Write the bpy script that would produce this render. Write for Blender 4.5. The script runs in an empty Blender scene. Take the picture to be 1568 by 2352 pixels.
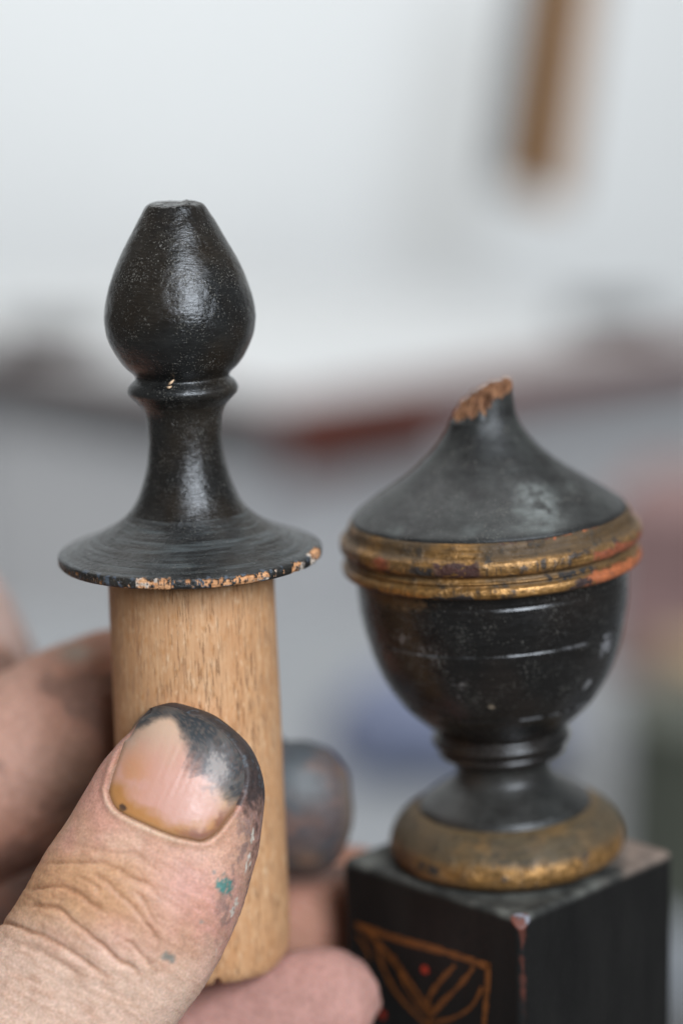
import bpy, bmesh, math, random
import numpy as np
from mathutils import Vector, Matrix
from mathutils.bvhtree import BVHTree

scene = bpy.context.scene
COL = scene.collection

# ------------------------------------------------------------------ camera
S = 0.055e-3                 # metres for one unit at the focus distance
F = 5017.0                   # focal length in the same units
D0 = F * S                   # about 0.276 m to the reference plane
PITCH = math.radians(12.0)
FWD = np.array([0, math.cos(PITCH), -math.sin(PITCH)])
RGT = np.array([1.0, 0, 0])
UPV = np.array([0, math.sin(PITCH), math.cos(PITCH)])
CAM = -D0 * FWD

def at(px, py, k=0.0):
    """world point seen at (px,py) of a 1568x2352 frame, k units beyond the reference plane"""
    d = D0 + k * S
    return CAM + d * (FWD + RGT * (px - 784) / F - UPV * (py - 1176) / F)

def proj(P):
    P = np.asarray(P, float) - CAM
    d = P @ FWD
    return 784 + F * (P @ RGT) / d, 1176 - F * (P @ UPV) / d, (d - D0) / S

cam_d = bpy.data.cameras.new('camera')
cam = bpy.data.objects.new('camera', cam_d); COL.objects.link(cam)
cam.location = CAM
cam.rotation_euler = (math.radians(90) - PITCH, 0, 0)
cam_d.sensor_fit = 'VERTICAL'; cam_d.sensor_height = 36; cam_d.sensor_width = 24
cam_d.lens = 36 * F / 2352
cam_d.clip_start = 0.01; cam_d.clip_end = 60
cam_d.dof.use_dof = True
cam_d.dof.focus_distance = D0 - 28 * S
cam_d.dof.aperture_fstop = 6.0
cam_d.dof.aperture_blades = 0
scene.camera = cam

# ------------------------------------------------------------------ light
world = bpy.data.worlds.new('World'); scene.world = world
world.use_nodes = True
bg = world.node_tree.nodes['Background']
bg.inputs[0].default_value = (1.0, 0.975, 0.94, 1)
bg.inputs[1].default_value = 0.15

def area(name, loc, target, sx, sy, power, col):
    l = bpy.data.lights.new(name, 'AREA'); l.shape = 'RECTANGLE'; l.size = sx; l.size_y = sy
    l.energy = power; l.color = col
    o = bpy.data.objects.new(name, l); COL.objects.link(o)
    o.location = loc
    o.rotation_euler = (Vector(target) - Vector(loc)).to_track_quat('-Z', 'Y').to_euler()
    return o
area('window_light', (0.56, -1.25, 0.78), (0, 0, 0), 0.72, 0.86, 42, (0.83, 0.905, 1.0))
area('wall_fill_light', (-0.45, 0.9, 1.6), (0.25, 2.6, -0.1), 2.2, 0.8, 47, (0.975, 0.99, 1.0))  # added fill lamp, out of view, brightening the back wall and cabinet

vs = scene.view_settings
vs.view_transform = 'Standard'; vs.look = 'None'; vs.exposure = 0.0; vs.gamma = 1.0
vs.use_curve_mapping = False
scene.render.engine = 'CYCLES'
scene.cycles.use_denoising = True
scene.cycles.max_bounces = 8

# ------------------------------------------------------------------ noise (numpy)
def _hash(ix, iy, iz, seed):
    n = (ix * 374761393 + iy * 668265263 + iz * 2147483647 + seed * 1274126177) & 0xffffffff
    n = ((n ^ (n >> 13)) * 1274126177) & 0xffffffff
    n = n ^ (n >> 16)
    return (n & 0xffff) / 65535.0

def vnoise(P, seed=0):
    P = np.asarray(P, float)
    i = np.floor(P).astype(np.int64); f = P - i
    f = f * f * (3 - 2 * f)
    out = 0
    for dx in (0, 1):
        wx = f[:, 0] if dx else 1 - f[:, 0]
        for dy in (0, 1):
            wy = f[:, 1] if dy else 1 - f[:, 1]
            for dz in (0, 1):
                wz = f[:, 2] if dz else 1 - f[:, 2]
                out = out + wx * wy * wz * _hash(i[:, 0] + dx, i[:, 1] + dy, i[:, 2] + dz, seed)
    return out

def fbm(P, seed=0, octaves=4):
    P = np.asarray(P, float)
    a, t, o = 0.5, 0.0, 0.0
    for k in range(octaves):
        o = o + a * vnoise(P * (2 ** k) + 17.3 * k, seed + k); t += a; a *= 0.5
    return o / t

def sstep(a, b, x):
    t = np.clip((x - a) / (b - a), 0, 1)
    return t * t * (3 - 2 * t)

def mixc(c, new, m):
    return c * (1 - m[:, None]) + np.asarray(new, float)[None, :] * m[:, None]

def srgb(r, g, b):
    return tuple(((v / 255) / 12.92 if v / 255 <= 0.04045 else ((v / 255 + 0.055) / 1.055) ** 2.4) for v in (r, g, b))

# ------------------------------------------------------------------ mesh helpers
def tag(o, label=None, cat=None, group=None, kind=None):
    if label: o['label'] = label
    if cat: o['category'] = cat
    if group: o['group'] = group
    if kind: o['kind'] = kind
    return o

def empty(name, loc, rot=None):
    o = bpy.data.objects.new(name, None); COL.objects.link(o)
    o.location = loc; o.empty_display_size = 0.01
    if rot is not None: o.rotation_euler = rot
    return o

def mesh_obj(name, verts, faces, mat, parent=None, smooth=True):
    me = bpy.data.meshes.new(name)
    verts = np.asarray(verts, np.float32)
    if isinstance(faces, np.ndarray) and faces.ndim == 2:
        n = faces.shape[1]
        me.vertices.add(len(verts)); me.vertices.foreach_set('co', verts.ravel())
        me.loops.add(faces.size); me.loops.foreach_set('vertex_index', faces.astype(np.int32).ravel())
        me.polygons.add(len(faces))
        me.polygons.foreach_set('loop_start', np.arange(0, faces.size, n, dtype=np.int32))
        me.polygons.foreach_set('loop_total', np.full(len(faces), n, np.int32))
        me.update(calc_edges=True)
    else:
        me.from_pydata([tuple(v) for v in verts], [], faces)
    me.validate()
    if smooth: me.polygons.foreach_set('use_smooth', np.ones(len(me.polygons), bool))
    if mat: me.materials.append(mat)
    o = bpy.data.objects.new(name, me); COL.objects.link(o)
    o.parent = parent
    return o

def attr_col(o, name, C):
    C = np.asarray(C, np.float32)
    a = o.data.attributes.new(name, 'FLOAT_COLOR', 'POINT')
    a.data.foreach_set('color', np.concatenate([C, np.ones((len(C), 1), np.float32)], 1).ravel())

def attr_f(o, name, v):
    a = o.data.attributes.new(name, 'FLOAT', 'POINT'); a.data.foreach_set('value', np.asarray(v, np.float32))

def attr_v(o, name, V):
    a = o.data.attributes.new(name, 'FLOAT_VECTOR', 'POINT'); a.data.foreach_set('vector', np.asarray(V, np.float32).ravel())

def box(name, lo, hi, mat, parent=None, bev=0.0, M=None):
    bm = bmesh.new()
    bmesh.ops.create_cube(bm, size=1.0)
    lo = Vector(lo); hi = Vector(hi)
    for v in bm.verts:
        v.co = Vector(((v.co.x + .5) * (hi.x - lo.x) + lo.x, (v.co.y + .5) * (hi.y - lo.y) + lo.y, (v.co.z + .5) * (hi.z - lo.z) + lo.z))
    if bev: bmesh.ops.bevel(bm, geom=bm.edges[:], offset=bev, segments=3, affect='EDGES', profile=0.5)
    if M is not None: bmesh.ops.transform(bm, matrix=M, verts=bm.verts[:])
    me = bpy.data.meshes.new(name); bm.to_mesh(me); bm.free()
    if mat: me.materials.append(mat)
    o = bpy.data.objects.new(name, me); COL.objects.link(o); o.parent = parent
    return o

def catmull(P, n_per):
    P = np.asarray(P, float)
    Q = np.vstack([2 * P[0] - P[1], P, 2 * P[-1] - P[-2]])
    out = []
    for i in range(1, len(Q) - 2):
        n = n_per if np.isscalar(n_per) else n_per[i - 1]
        t = np.linspace(0, 1, n, endpoint=False)[:, None]
        p0, p1, p2, p3 = Q[i - 1], Q[i], Q[i + 1], Q[i + 2]
        out.append(0.5 * (2 * p1 + (p2 - p0) * t + (2 * p0 - 5 * p1 + 4 * p2 - p3) * t ** 2 + (3 * p1 - p0 - 3 * p2 + p3) * t ** 3))
    out.append(Q[-2][None, :])
    return np.vstack(out)

# ------------------------------------------------------------------ material helpers
class NT:
    def __init__(self, name):
        self.m = bpy.data.materials.new(name); self.m.use_nodes = True
        self.t = self.m.node_tree; self.n = self.t.nodes; self.l = self.t.links
        self.b = self.n['Principled BSDF']
    def node(self, typ, **kw):
        n = self.n.new(typ)
        for k, v in kw.items(): setattr(n, k, v)
        return n
    def link(self, a, b): self.l.new(a, b)
    def attr(self, name): return self.node('ShaderNodeAttribute', attribute_name=name)
    def obj(self): return self.node('ShaderNodeTexCoord').outputs['Object']
    def mapping(self, src, scale):
        m = self.node('ShaderNodeMapping'); m.inputs['Scale'].default_value = scale
        self.link(src, m.inputs['Vector']); return m.outputs[0]
    def noise(self, src, scale, detail=4, rough=0.55):
        n = self.node('ShaderNodeTexNoise'); n.inputs['Scale'].default_value = scale
        n.inputs['Detail'].default_value = detail; n.inputs['Roughness'].default_value = rough
        self.link(src, n.inputs['Vector']); return n.outputs['Fac']
    def ramp(self, src, lo, hi, a=0.0, b=1.0):
        n = self.node('ShaderNodeMapRange'); n.inputs[1].default_value = lo; n.inputs[2].default_value = hi
        n.inputs[3].default_value = a; n.inputs[4].default_value = b
        self.link(src, n.inputs[0]); return n.outputs[0]
    def math(self, op, a, b=None):
        n = self.node('ShaderNodeMath', operation=op)
        for i, v in enumerate((a, b)):
            if v is None: continue
            if isinstance(v, (int, float)): n.inputs[i].default_value = v
            else: self.link(v, n.inputs[i])
        return n.outputs[0]
    def mix(self, fac, a, b, mode='MIX'):
        n = self.node('ShaderNodeMix', data_type='RGBA', blend_type=mode)
        if isinstance(fac, (int, float)): n.inputs[0].default_value = fac
        else: self.link(fac, n.inputs[0])
        for i, v in ((6, a), (7, b)):
            if isinstance(v, tuple): n.inputs[i].default_value = (*v[:3], 1)
            else: self.link(v, n.inputs[i])
        return n.outputs[2]
    def bump(self, h, dist, strength=1.0, prev=None):
        n = self.node('ShaderNodeBump'); n.inputs['Distance'].default_value = dist; n.inputs['Strength'].default_value = strength
        self.link(h, n.inputs['Height'])
        if prev is not None: self.link(prev, n.inputs['Normal'])
        return n.outputs[0]

def plain(name, col, rough=0.6, var=0.15, scale=6.0, bump=0.0, metal=0.0):
    t = NT(name)
    f = t.noise(t.obj(), scale, 5)
    c = t.mix(f, tuple(v * (1 - var) for v in col), tuple(min(1, v * (1 + var)) for v in col))
    t.link(c, t.b.inputs['Base Color'])
    t.b.inputs['Roughness'].default_value = rough; t.b.inputs['Metallic'].default_value = metal
    if bump: t.link(t.bump(f, bump), t.b.inputs['Normal'])
    return t.m

def turned_paint():
    """paint on turned wood: colour, roughness and gilding come from the surface, brush lines run round the axis"""
    t = NT('turned_paint')
    brush = t.attr('brush').outputs['Vector']
    col = t.attr('col').outputs['Color']
    rough = t.attr('rough').outputs['Fac']
    metal = t.attr('metal').outputs['Fac']
    o = t.obj()
    warp = t.noise(o, 240, 3)
    wv = t.node('ShaderNodeCombineXYZ'); t.link(t.math('MULTIPLY', warp, 0.0011), wv.inputs[2])
    add = t.node('ShaderNodeVectorMath', operation='ADD'); t.link(brush, add.inputs[0]); t.link(wv.outputs[0], add.inputs[1])
    bw = add.outputs[0]
    lines = t.noise(t.mapping(bw, (5.5, 5.5, 3400)), 1.0, 6, 0.68)
    lines2 = t.noise(t.mapping(bw, (16, 16, 8000)), 1.0, 4, 0.6)
    fine = t.noise(o, 3400, 4, 0.65)
    lump = t.noise(o, 1150, 4, 0.6)
    # dust: irregular flecks in loose clusters
    d1 = t.noise(o, 4300, 2, 0.6)
    clus = t.noise(o, 230, 3, 0.6)
    thr = t.ramp(clus, 0.36, 0.66, 0.70, 0.585)
    sp = t.ramp(t.math('SUBTRACT', d1, thr), 0.0, 0.045)
    speck = t.math('MULTIPLY', sp, t.attr('speck').outputs['Fac'])
    var = t.mix(t.ramp(lines, 0.3, 0.7), (0.66, 0.66, 0.66), (1.45, 1.42, 1.36))
    c = t.mix(1.0, col, var, 'MULTIPLY')
    c = t.mix(t.math('MULTIPLY', speck, 0.8), c, (0.21, 0.195, 0.165))
    t.link(c, t.b.inputs['Base Color'])
    r = t.math('ADD', rough, t.ramp(lines, 0.25, 0.75, -0.09, 0.16))
    r = t.math('ADD', r, t.ramp(lump, 0.3, 0.7, -0.07, 0.09))
    r = t.math('MAXIMUM', r, 0.12)
    t.link(r, t.b.inputs['Roughness'])
    t.link(metal, t.b.inputs['Metallic'])
    t.b.inputs['Specular IOR Level'].default_value = 0.48
    bs = t.attr('bumpy').outputs['Fac']
    h = t.math('MULTIPLY', t.math('ADD', t.math('MULTIPLY', lines, 0.65), t.math('MULTIPLY', lines2, 0.35)), bs)
    n1 = t.bump(h, 0.00011)
    n2 = t.bump(fine, 0.000022, 1.0, n1)
    n3 = t.bump(t.math('MULTIPLY', lump, bs), 0.00015, 1.0, n2)
    n4 = t.bump(speck, 0.00004, 1.0, n3)
    t.link(n4, t.b.inputs['Normal'])
    return t.m

def peg_wood():
    t = NT('bare_turned_wood')
    o = t.obj()
    g = t.noise(t.mapping(o, (1, 1, 0.045)), 4200, 4, 0.65)           # fine fibres
    g2 = t.noise(t.mapping(o, (1, 1, 0.07)), 700, 4, 0.6)             # broader bands
    pores = t.noise(t.mapping(o, (1, 1, 0.08)), 4400, 3, 0.6)
    pmask = t.noise(t.mapping(o, (1, 1, 0.25)), 300, 3)
    c = t.mix(t.ramp(g2, 0.28, 0.72), (0.52, 0.26, 0.115), (0.66, 0.40, 0.215))
    c = t.mix(t.ramp(g, 0.42, 0.72, 0, .7), c, (0.42, 0.195, 0.08))
    dark = t.math('MULTIPLY', t.ramp(pores, 0.55, 0.65), t.ramp(pmask, 0.36, 0.58, .12, 1))
    c = t.mix(t.math('MULTIPLY', dark, 0.62), c, (0.21, 0.085, 0.038))
    fleck = t.noise(t.mapping(o, (1, 1, 0.30)), 2300, 3)
    c = t.mix(t.ramp(fleck, 0.56, 0.74, 0, 0.65), c, (0.76, 0.53, 0.33))
    orange = t.noise(t.mapping(o, (1, 1, 0.45)), 1500, 3)
    c = t.mix(t.ramp(orange, 0.55, 0.70, 0, 0.6), c, (0.46, 0.20, 0.06))
    stain = t.noise(o, 150, 4)
    c = t.mix(t.ramp(stain, 0.50, 0.74, 0, 0.42), c, (0.42, 0.20, 0.085))
    t.link(c, t.b.inputs['Base Color'])
    t.b.inputs['Roughness'].default_value = 0.62
    h = t.math('SUBTRACT', t.math('MULTIPLY', g, 0.7), dark)
    t.link(t.bump(h, 0.00010), t.b.inputs['Normal'])
    return t.m

M_PAINT = turned_paint()
M_PEG = peg_wood()

# ------------------------------------------------------------------ lathe
class Axis:
    """a turned thing's axis: through image point (px,py) at k, leaning sideways by 'lean' degrees"""
    def __init__(self, px, py, k, lean, base_py):
        a = math.radians(lean)
        self.d = np.array([-math.sin(a), 0, math.cos(a)])
        self.A = at(px, py, k)
        self.base = self.A + self.d * self.t(base_py)
        self.rot = (0, -a, 0)
        self.t0 = self.t(base_py)
    def t(self, py):
        lo, hi = -0.2, 0.2
        for _ in range(60):
            m = (lo + hi) / 2
            if proj(self.A + self.d * m)[1] > py: lo = m
            else: hi = m
        return (lo + hi) / 2
    def zr(self, py, r):
        t = self.t(py)
        k = proj(self.A + self.d * t)[2]
        return t - self.t0, r * S * (F + k) / F

def profile(ax, pts, step=3.0, smooth=True):
    P = np.array(pts, float)
    seg = np.hypot(*(np.diff(P, axis=0).T))
    n = [max(2, int(round(s / step))) for s in seg]
    if smooth: Q = catmull(P, n)
    else:
        Q = np.vstack([np.linspace(P[i], P[i + 1], n[i], endpoint=False) for i in range(len(P) - 1)] + [P[-1:]])
    ZR = np.array([ax.zr(y, r) for y, r in Q])
    return Q[:, 0], ZR[:, 0], ZR[:, 1]

def lathe(name, ax, pts, parent, mat, nseg=560, step=3.0, smooth=True, shape=None, paint=None, cap0=False, cap1=False):
    py, z, r = profile(ax, pts, step, smooth)
    n = len(z)
    th = np.linspace(0, 2 * np.pi, nseg, endpoint=False)
    TH, Z = np.meshgrid(th, z); _, R = np.meshgrid(th, r); _, PY = np.meshgrid(th, py)
    arc = np.concatenate([[0], np.cumsum(np.hypot(np.diff(z), np.diff(r)))])
    _, ARC = np.meshgrid(th, arc)
    TH, Z, R, PY, ARC = (a.ravel() for a in (TH, Z, R, PY, ARC))
    info = dict(th=TH, z=Z, r=R, py=PY, arc=ARC, u=np.sin(TH), front=np.cos(TH))
    if shape is not None:
        R, Z = shape(info)
    # theta = 0 faces the camera (-y)
    V = np.stack([R * np.sin(TH), -R * np.cos(TH), Z], 1)
    i, j = np.meshgrid(np.arange(n - 1), np.arange(nseg), indexing='ij')
    a = i * nseg + j; b = i * nseg + (j + 1) % nseg
    Fq = np.stack([a, a + nseg, b + nseg, b], -1).reshape(-1, 4)
    info['V'] = V
    extra_v, extra_f = [], []
    o_faces = Fq
    o = mesh_obj(name, V, o_faces, mat, parent)
    if cap0 or cap1:
        bm = bmesh.new(); bm.from_mesh(o.data); bm.verts.ensure_lookup_table()
        if cap0: bm.faces.new([bm.verts[q] for q in range(nseg)])
        if cap1: bm.faces.new([bm.verts[(n - 1) * nseg + q] for q in range(nseg)][::-1])
        bm.to_mesh(o.data); bm.free()
    brush = np.stack([np.sin(TH), np.cos(TH), ARC], 1)
    attr_v(o, 'brush', brush)
    N = len(V)
    d = dict(col=np.full((N, 3), 0.012), rough=np.full(N, 0.34), metal=np.zeros(N), speck=np.full(N, 0.6), bumpy=np.full(N, 1.0))
    if paint: paint(info, d)
    attr_col(o, 'col', np.clip(d['col'], 0, 1))
    for k in ('rough', 'metal', 'speck', 'bumpy'): attr_f(o, k, d[k])
    return o

# ================================================================== SETTING
M_WALL = plain('white_plaster', (0.80, 0.82, 0.82), 0.9, 0.03, 3.0, 0.002)
M_FLOOR = plain('grey_floor', (0.30, 0.30, 0.30), 0.7, 0.1, 4.0)
FLOOR_Z = -0.98
WALL_Y = 2.55
wall = tag(box('wall', (-2.5, WALL_Y, FLOOR_Z), (2.8, WALL_Y + 0.12, 2.2), M_WALL), kind='structure')
floor = tag(box('floor', (-2.5, 0.35, FLOOR_Z - 0.05), (2.8, WALL_Y, FLOOR_Z - 0.001), M_FLOOR), kind='structure')

# ------------------------------------------------------------------ background cabinet (corner towards the viewer)
M_MAHOG = plain('red_brown_wood', (0.16, 0.032, 0.018), 0.5, 0.3, 9)
M_DRAWER = plain('dull_brown_wood', (0.16, 0.06, 0.042), 0.6, 0.25, 9)
M_GREYPAINT = plain('grey_paint', (0.58, 0.58, 0.585), 0.7, 0.06, 6)
M_DARKKNOB = plain('dark_metal', (0.05, 0.05, 0.05), 0.4)
def kk(m): return (m - D0) / S      # metres from the camera to k
c = at(640, 925, kk(1.70))
cab = empty('cabinet', (c[0], c[1], FLOOR_Z), (0, 0, math.radians(44)))
tag(cab, 'blurred grey painted cabinet with a red-brown wooden top against the wall', 'cabinet')
H = c[2] - FLOOR_Z
M_PAPER = plain('grey_white_paper', (0.60, 0.61, 0.61), 0.8, 0.03, 5)
box('tabletop', (-0.012, -0.012, H - 0.029), (0.62, 0.86, H), M_MAHOG, cab, 0.003)
box('edge_trim', (-0.0145, -0.0115, H - 0.028), (-0.0125, 0.855, H - 0.001), M_DARKKNOB, cab)
box('top_liner', (0.0, 0.0, H + 0.0005), (0.61, 0.85, H + 0.003), M_PAPER, cab)
box('carcass', (0.02, 0.02, 0.06), (0.60, 0.84, H - 0.0295), M_GREYPAINT, cab, 0.002)
box('plinth', (0.04, 0.04, 0.0), (0.58, 0.82, 0.0595), M_DARKKNOB, cab)
for i in range(2):
    d_ = box('door', (0.004, 0.05 + 0.40 * i, 0.10), (0.0195, 0.42 + 0.40 * i, H - 0.06), M_GREYPAINT, cab, 0.003)
    box('door_knob', (-0.016, 0.38 + 0.07 * i, H * 0.55), (0.0035, 0.40 + 0.07 * i, H * 0.55 + 0.02), M_DARKKNOB, d_, 0.004)
for i in range(2):
    zt = H - 0.036 - 0.09 * i
    d_ = box('drawer', (0.022, 0.004, zt - (0.032 if i == 0 else 0.25)), (0.20 if i == 0 else 0.57, 0.0195, zt), M_DRAWER if i == 0 else M_GREYPAINT, cab, 0.003)
    kx = 0.10 if i == 0 else 0.30
    box('drawer_knob', (kx, -0.016, zt - 0.026), (kx + 0.02, 0.0035, zt - 0.010), M_DARKKNOB, d_, 0.004)

M_DTRAY = plain('dark_grey_wood', (0.09, 0.083, 0.08), 0.6, 0.2, 12)
for nm, px_, py_, dist, lab in (('wooden_tray', 120, 838, 1.98, 'blurred dark tray on the far cabinet, left of the black knob'), ('wooden_tray', 1400, 802, 2.12, 'blurred dark tray on the far cabinet, above the broken urn at right')):
    p_ = at(px_, py_, kk(dist))
    tr = empty(nm, (p_[0], p_[1], c[2] + 0.0035)); tag(tr, lab, 'tray', 'dark trays on the far cabinet')
    box('base', (-0.045, -0.03, 0), (0.045, 0.03, 0.004), M_DTRAY, tr)
    for (a0, a1, b0_, b1_) in ((-0.045, 0.045, -0.03, -0.025), (-0.045, 0.045, 0.025, 0.03), (-0.045, -0.04, -0.0249, 0.0249), (0.04, 0.045, -0.0249, 0.0249)):
        box('side', (a0, b0_, 0.0042), (a1, b1_, 0.022), M_DTRAY, tr)

# hanging wooden post at the upper right
M_BROWN = plain('golden_brown_wood', (0.30, 0.125, 0.008), 0.45, 0.25, 20)
M_SHADOW = plain('post_shadow_dark', (0.03, 0.022, 0.02), 0.5, 0.25, 20)
b0 = at(1240, 462, kk(2.2)); b1 = at(1336, -260, kk(2.2))
post = empty('wooden_post', tuple(b0)); 
tag(post, 'blurred brown wooden post hanging in front of the white wall', 'post')
L_ = float(np.linalg.norm(b1 - b0))
tilt = Vector(b1 - b0).to_track_quat('Z', 'Y')
post.rotation_mode = 'QUATERNION'; post.rotation_quaternion = tilt
box('shadow_rail', (0.003, 0.012, 0.004), (0.026, 0.06, L_), M_SHADOW, post, 0.003)  # dark strip standing in for the post's soft shadow on the wall
box('front_rail', (-0.026, -0.012, 0.0), (0.0025, 0.028, L_), M_BROWN, post, 0.003)

# things in front of the cabinet, far out of focus
M_MAROON = plain('maroon_cloth', (0.25, 0.155, 0.145), 0.9, 0.2, 14)
M_CARD = plain('cardboard', (0.36, 0.26, 0.16), 0.9, 0.1, 14)
M_BLUE = plain('blue_cloth', (0.17, 0.19, 0.27), 0.9, 0.2, 14)
M_GREYB = plain('blue_grey_cloth', (0.30, 0.33, 0.38), 0.9, 0.1, 9)
M_GREEN = plain('dark_green_paint', (0.07, 0.075, 0.055), 0.6, 0.2, 12)

# workbench between, with things on it
M_BENCH = plain('grey_bench_top', (0.27, 0.28, 0.29), 0.7, 0.12, 7)
BZ = -0.34
wb = empty('workbench', (0.1, 0.95, FLOOR_Z))
tag(wb, 'blurred grey workbench behind the urn and the hand', 'workbench')
hb = BZ - FLOOR_Z
box('bench_top', (-0.75, -0.28, hb - 0.04), (0.8, 0.30, hb), M_BENCH, wb, 0.004)
for x_ in (-0.70, 0.70):
    for y_ in (-0.24, 0.22):
        box('leg', (x_, y_, 0), (x_ + 0.05, y_ + 0.05, hb - 0.0405), M_BENCH, wb, 0.003)
def lump(name, lo, hi, mat, seed, amp, parent=None, n=18):
    bm = bmesh.new(); bmesh.ops.create_cube(bm, size=1.0)
    bmesh.ops.subdivide_edges(bm, edges=bm.edges[:], cuts=n, use_grid_fill=True)
    lo = np.array(lo); hi = np.array(hi)
    V = np.array([v.co[:] for v in bm.verts]); ln = np.linalg.norm(V, axis=1)
    sq = np.max(np.abs(V), axis=1) / ln * 1.0
    V = V * (0.55 + 0.45 * sq / sq.max())[:, None]
    P = lo + (V + .5) * (hi - lo)
    P = P + (np.stack([fbm(P * 14, seed + q) for q in range(3)], 1) - .5) * amp
    P[:, 2] = np.maximum(P[:, 2], lo[2])
    for v, p in zip(bm.verts, P): v.co = p
    me = bpy.data.meshes.new(name); bm.to_mesh(me); bm.free(); me.materials.append(mat)
    me.polygons.foreach_set('use_smooth', np.ones(len(me.polygons), bool))
    o = bpy.data.objects.new(name, me); COL.objects.link(o); o.parent = parent
    return o
tag(lump('blue_rag', (0.0, 0.86, BZ + 0.001), (0.13, 1.0, BZ + 0.05), M_BLUE, 3, 0.05), 'crumpled blue rag on the workbench, blurred between hand and urn', 'rag')
mb = empty('maroon_box', (0.27, 1.12, BZ + 0.001), (0, 0, math.radians(-20)))
tag(mb, 'blurred maroon box behind the right side of the urn', 'box')
box('body', (-0.085, -0.06, 0), (0.13, 0.07, 0.085), M_MAROON, mb, 0.004)
box('lid', (-0.088, -0.063, 0.0855), (0.133, 0.073, 0.115), M_MAROON, mb, 0.004)
cbx = empty('cardboard_box', (0.235, 0.93, BZ + 0.001), (0, 0, math.radians(12)))
tag(cbx, 'blurred tan cardboard box at the right edge behind the urn', 'box')
box('body', (-0.045, -0.05, 0), (0.08, 0.05, 0.058), M_CARD, cbx, 0.002)
box('flap', (-0.046, -0.051, 0.0585), (0.081, 0.0, 0.062), M_CARD, cbx, 0.001)
tn = empty('paint_tin', (0.175, 0.62 + 0.1, BZ + 0.001))
tag(tn, 'dark green tin at the right edge behind the pedestal, out of focus', 'tin')
def cyl(name, r0, r1, z0, z1, mat, parent):
    bm = bmesh.new(); bmesh.ops.create_cone(bm, cap_ends=True, segments=40, radius1=r0, radius2=r1, depth=z1 - z0)
    bmesh.ops.translate(bm, verts=bm.verts[:], vec=(0, 0, (z0 + z1) / 2))
    bmesh.ops.bevel(bm, geom=[e for e in bm.edges if len(e.link_faces) == 2 and any(len(f.verts) > 4 for f in e.link_faces)], offset=0.0015, segments=2, affect='EDGES')
    me = bpy.data.meshes.new(name); bm.to_mesh(me); bm.free(); me.materials.append(mat)
    o = bpy.data.objects.new(name, me); COL.objects.link(o); o.parent = parent
    return o
cyl('body', 0.042, 0.042, 0, 0.085, M_GREEN, tn); cyl('rim', 0.044, 0.044, 0.0855, 0.092, M_GREEN, tn)

# ================================================================== PEDESTAL BLOCK
UAX = Axis(1121, 1165, 400, 3.9, 1962)
BLEAN = math.radians(1.4)
def rounded_block(name, h, z0, z1, rad, n=90, nz=150):
    """square block, half side h, rounded edges, as one dense mesh"""
    lo = np.array([-h, -h, z0]); hi = np.array([h, h, z1])
    def lin(a, b, m):
        t = np.linspace(0, 1, m); t = 0.5 - 0.5 * np.cos(np.pi * t)       # denser at the edges
        return a + (b - a) * t
    V, Q = [], []
    for axis in range(3):
        for side in (0, 1):
            u, v = [q for q in range(3) if q != axis]
            nu = nz if u == 2 else n; nv = nz if v == 2 else n
            A, B = np.meshgrid(lin(lo[u], hi[u], nu), lin(lo[v], hi[v], nv), indexing='ij')
            P = np.zeros((nu * nv, 3)); P[:, u] = A.ravel(); P[:, v] = B.ravel(); P[:, axis] = (lo, hi)[side][axis]
            base = sum(len(x) for x in V)
            i, j = np.meshgrid(np.arange(nu - 1), np.arange(nv - 1), indexing='ij')
            a = base + i * nv + j
            q = np.stack([a, a + 1, a + nv + 1, a + nv], -1).reshape(-1, 4)
            flip = (side == 0) ^ (axis == 1)
            if not flip: q = q[:, ::-1]
            V.append(P); Q.append(q)
    V = np.vstack(V); Q = np.vstack(Q)
    inner = np.clip(V, lo + rad, hi - rad)
    dlt = V - inner; ln = np.linalg.norm(dlt, axis=1); m = ln > 1e-9
    V[m] = inner[m] + dlt[m] / ln[m][:, None] * rad
    return V, Q

def block_mat():
    t = NT('black_lacquer_block')
    o = t.obj(); col = t.attr('col').outputs['Color']
    f = t.noise(o, 900, 4); g = t.noise(t.mapping(o, (1, 1, .2)), 320, 4)
    c = t.mix(1.0, col, t.mix(t.ramp(g, .3, .7), (.7, .7, .7), (1.4, 1.38, 1.34)), 'MULTIPLY')
    t.link(c, t.b.inputs['Base Color'])
    t.link(t.math('ADD', t.attr('rough').outputs['Fac'], t.ramp(f, .3, .7, -.08, .08)), t.b.inputs['Roughness'])
    t.b.inputs['Specular IOR Level'].default_value = 0.28
    t.link(t.bump(f, 0.00006), t.b.inputs['Normal'])
    return t.m

btop = at(1167, 1950, 0); 
# top centre sits on the urn axis foot
UB = UAX.base
hd = 381 * S * (F + proj(UB)[2]) / F
hs = hd / math.sqrt(2) * 1.0
BH = 0.075
block = empty('pedestal_block', tuple(UB - np.array([-math.sin(BLEAN), 0, math.cos(BLEAN)]) * BH), (0, -BLEAN, 0))
tag(block, 'black square pedestal block with orange painted ornament under the gilded urn', 'pedestal')
V, Q = rounded_block('body', hs, 0.0, BH, 0.0011)
# 45 degrees: corner towards the camera (with the slight turn of the photo)
ca, sa = math.cos(math.radians(45)), math.sin(math.radians(45))
V = np.stack([V[:, 0] * ca - V[:, 1] * sa, V[:, 0] * sa + V[:, 1] * ca, V[:, 2]], 1)
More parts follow.
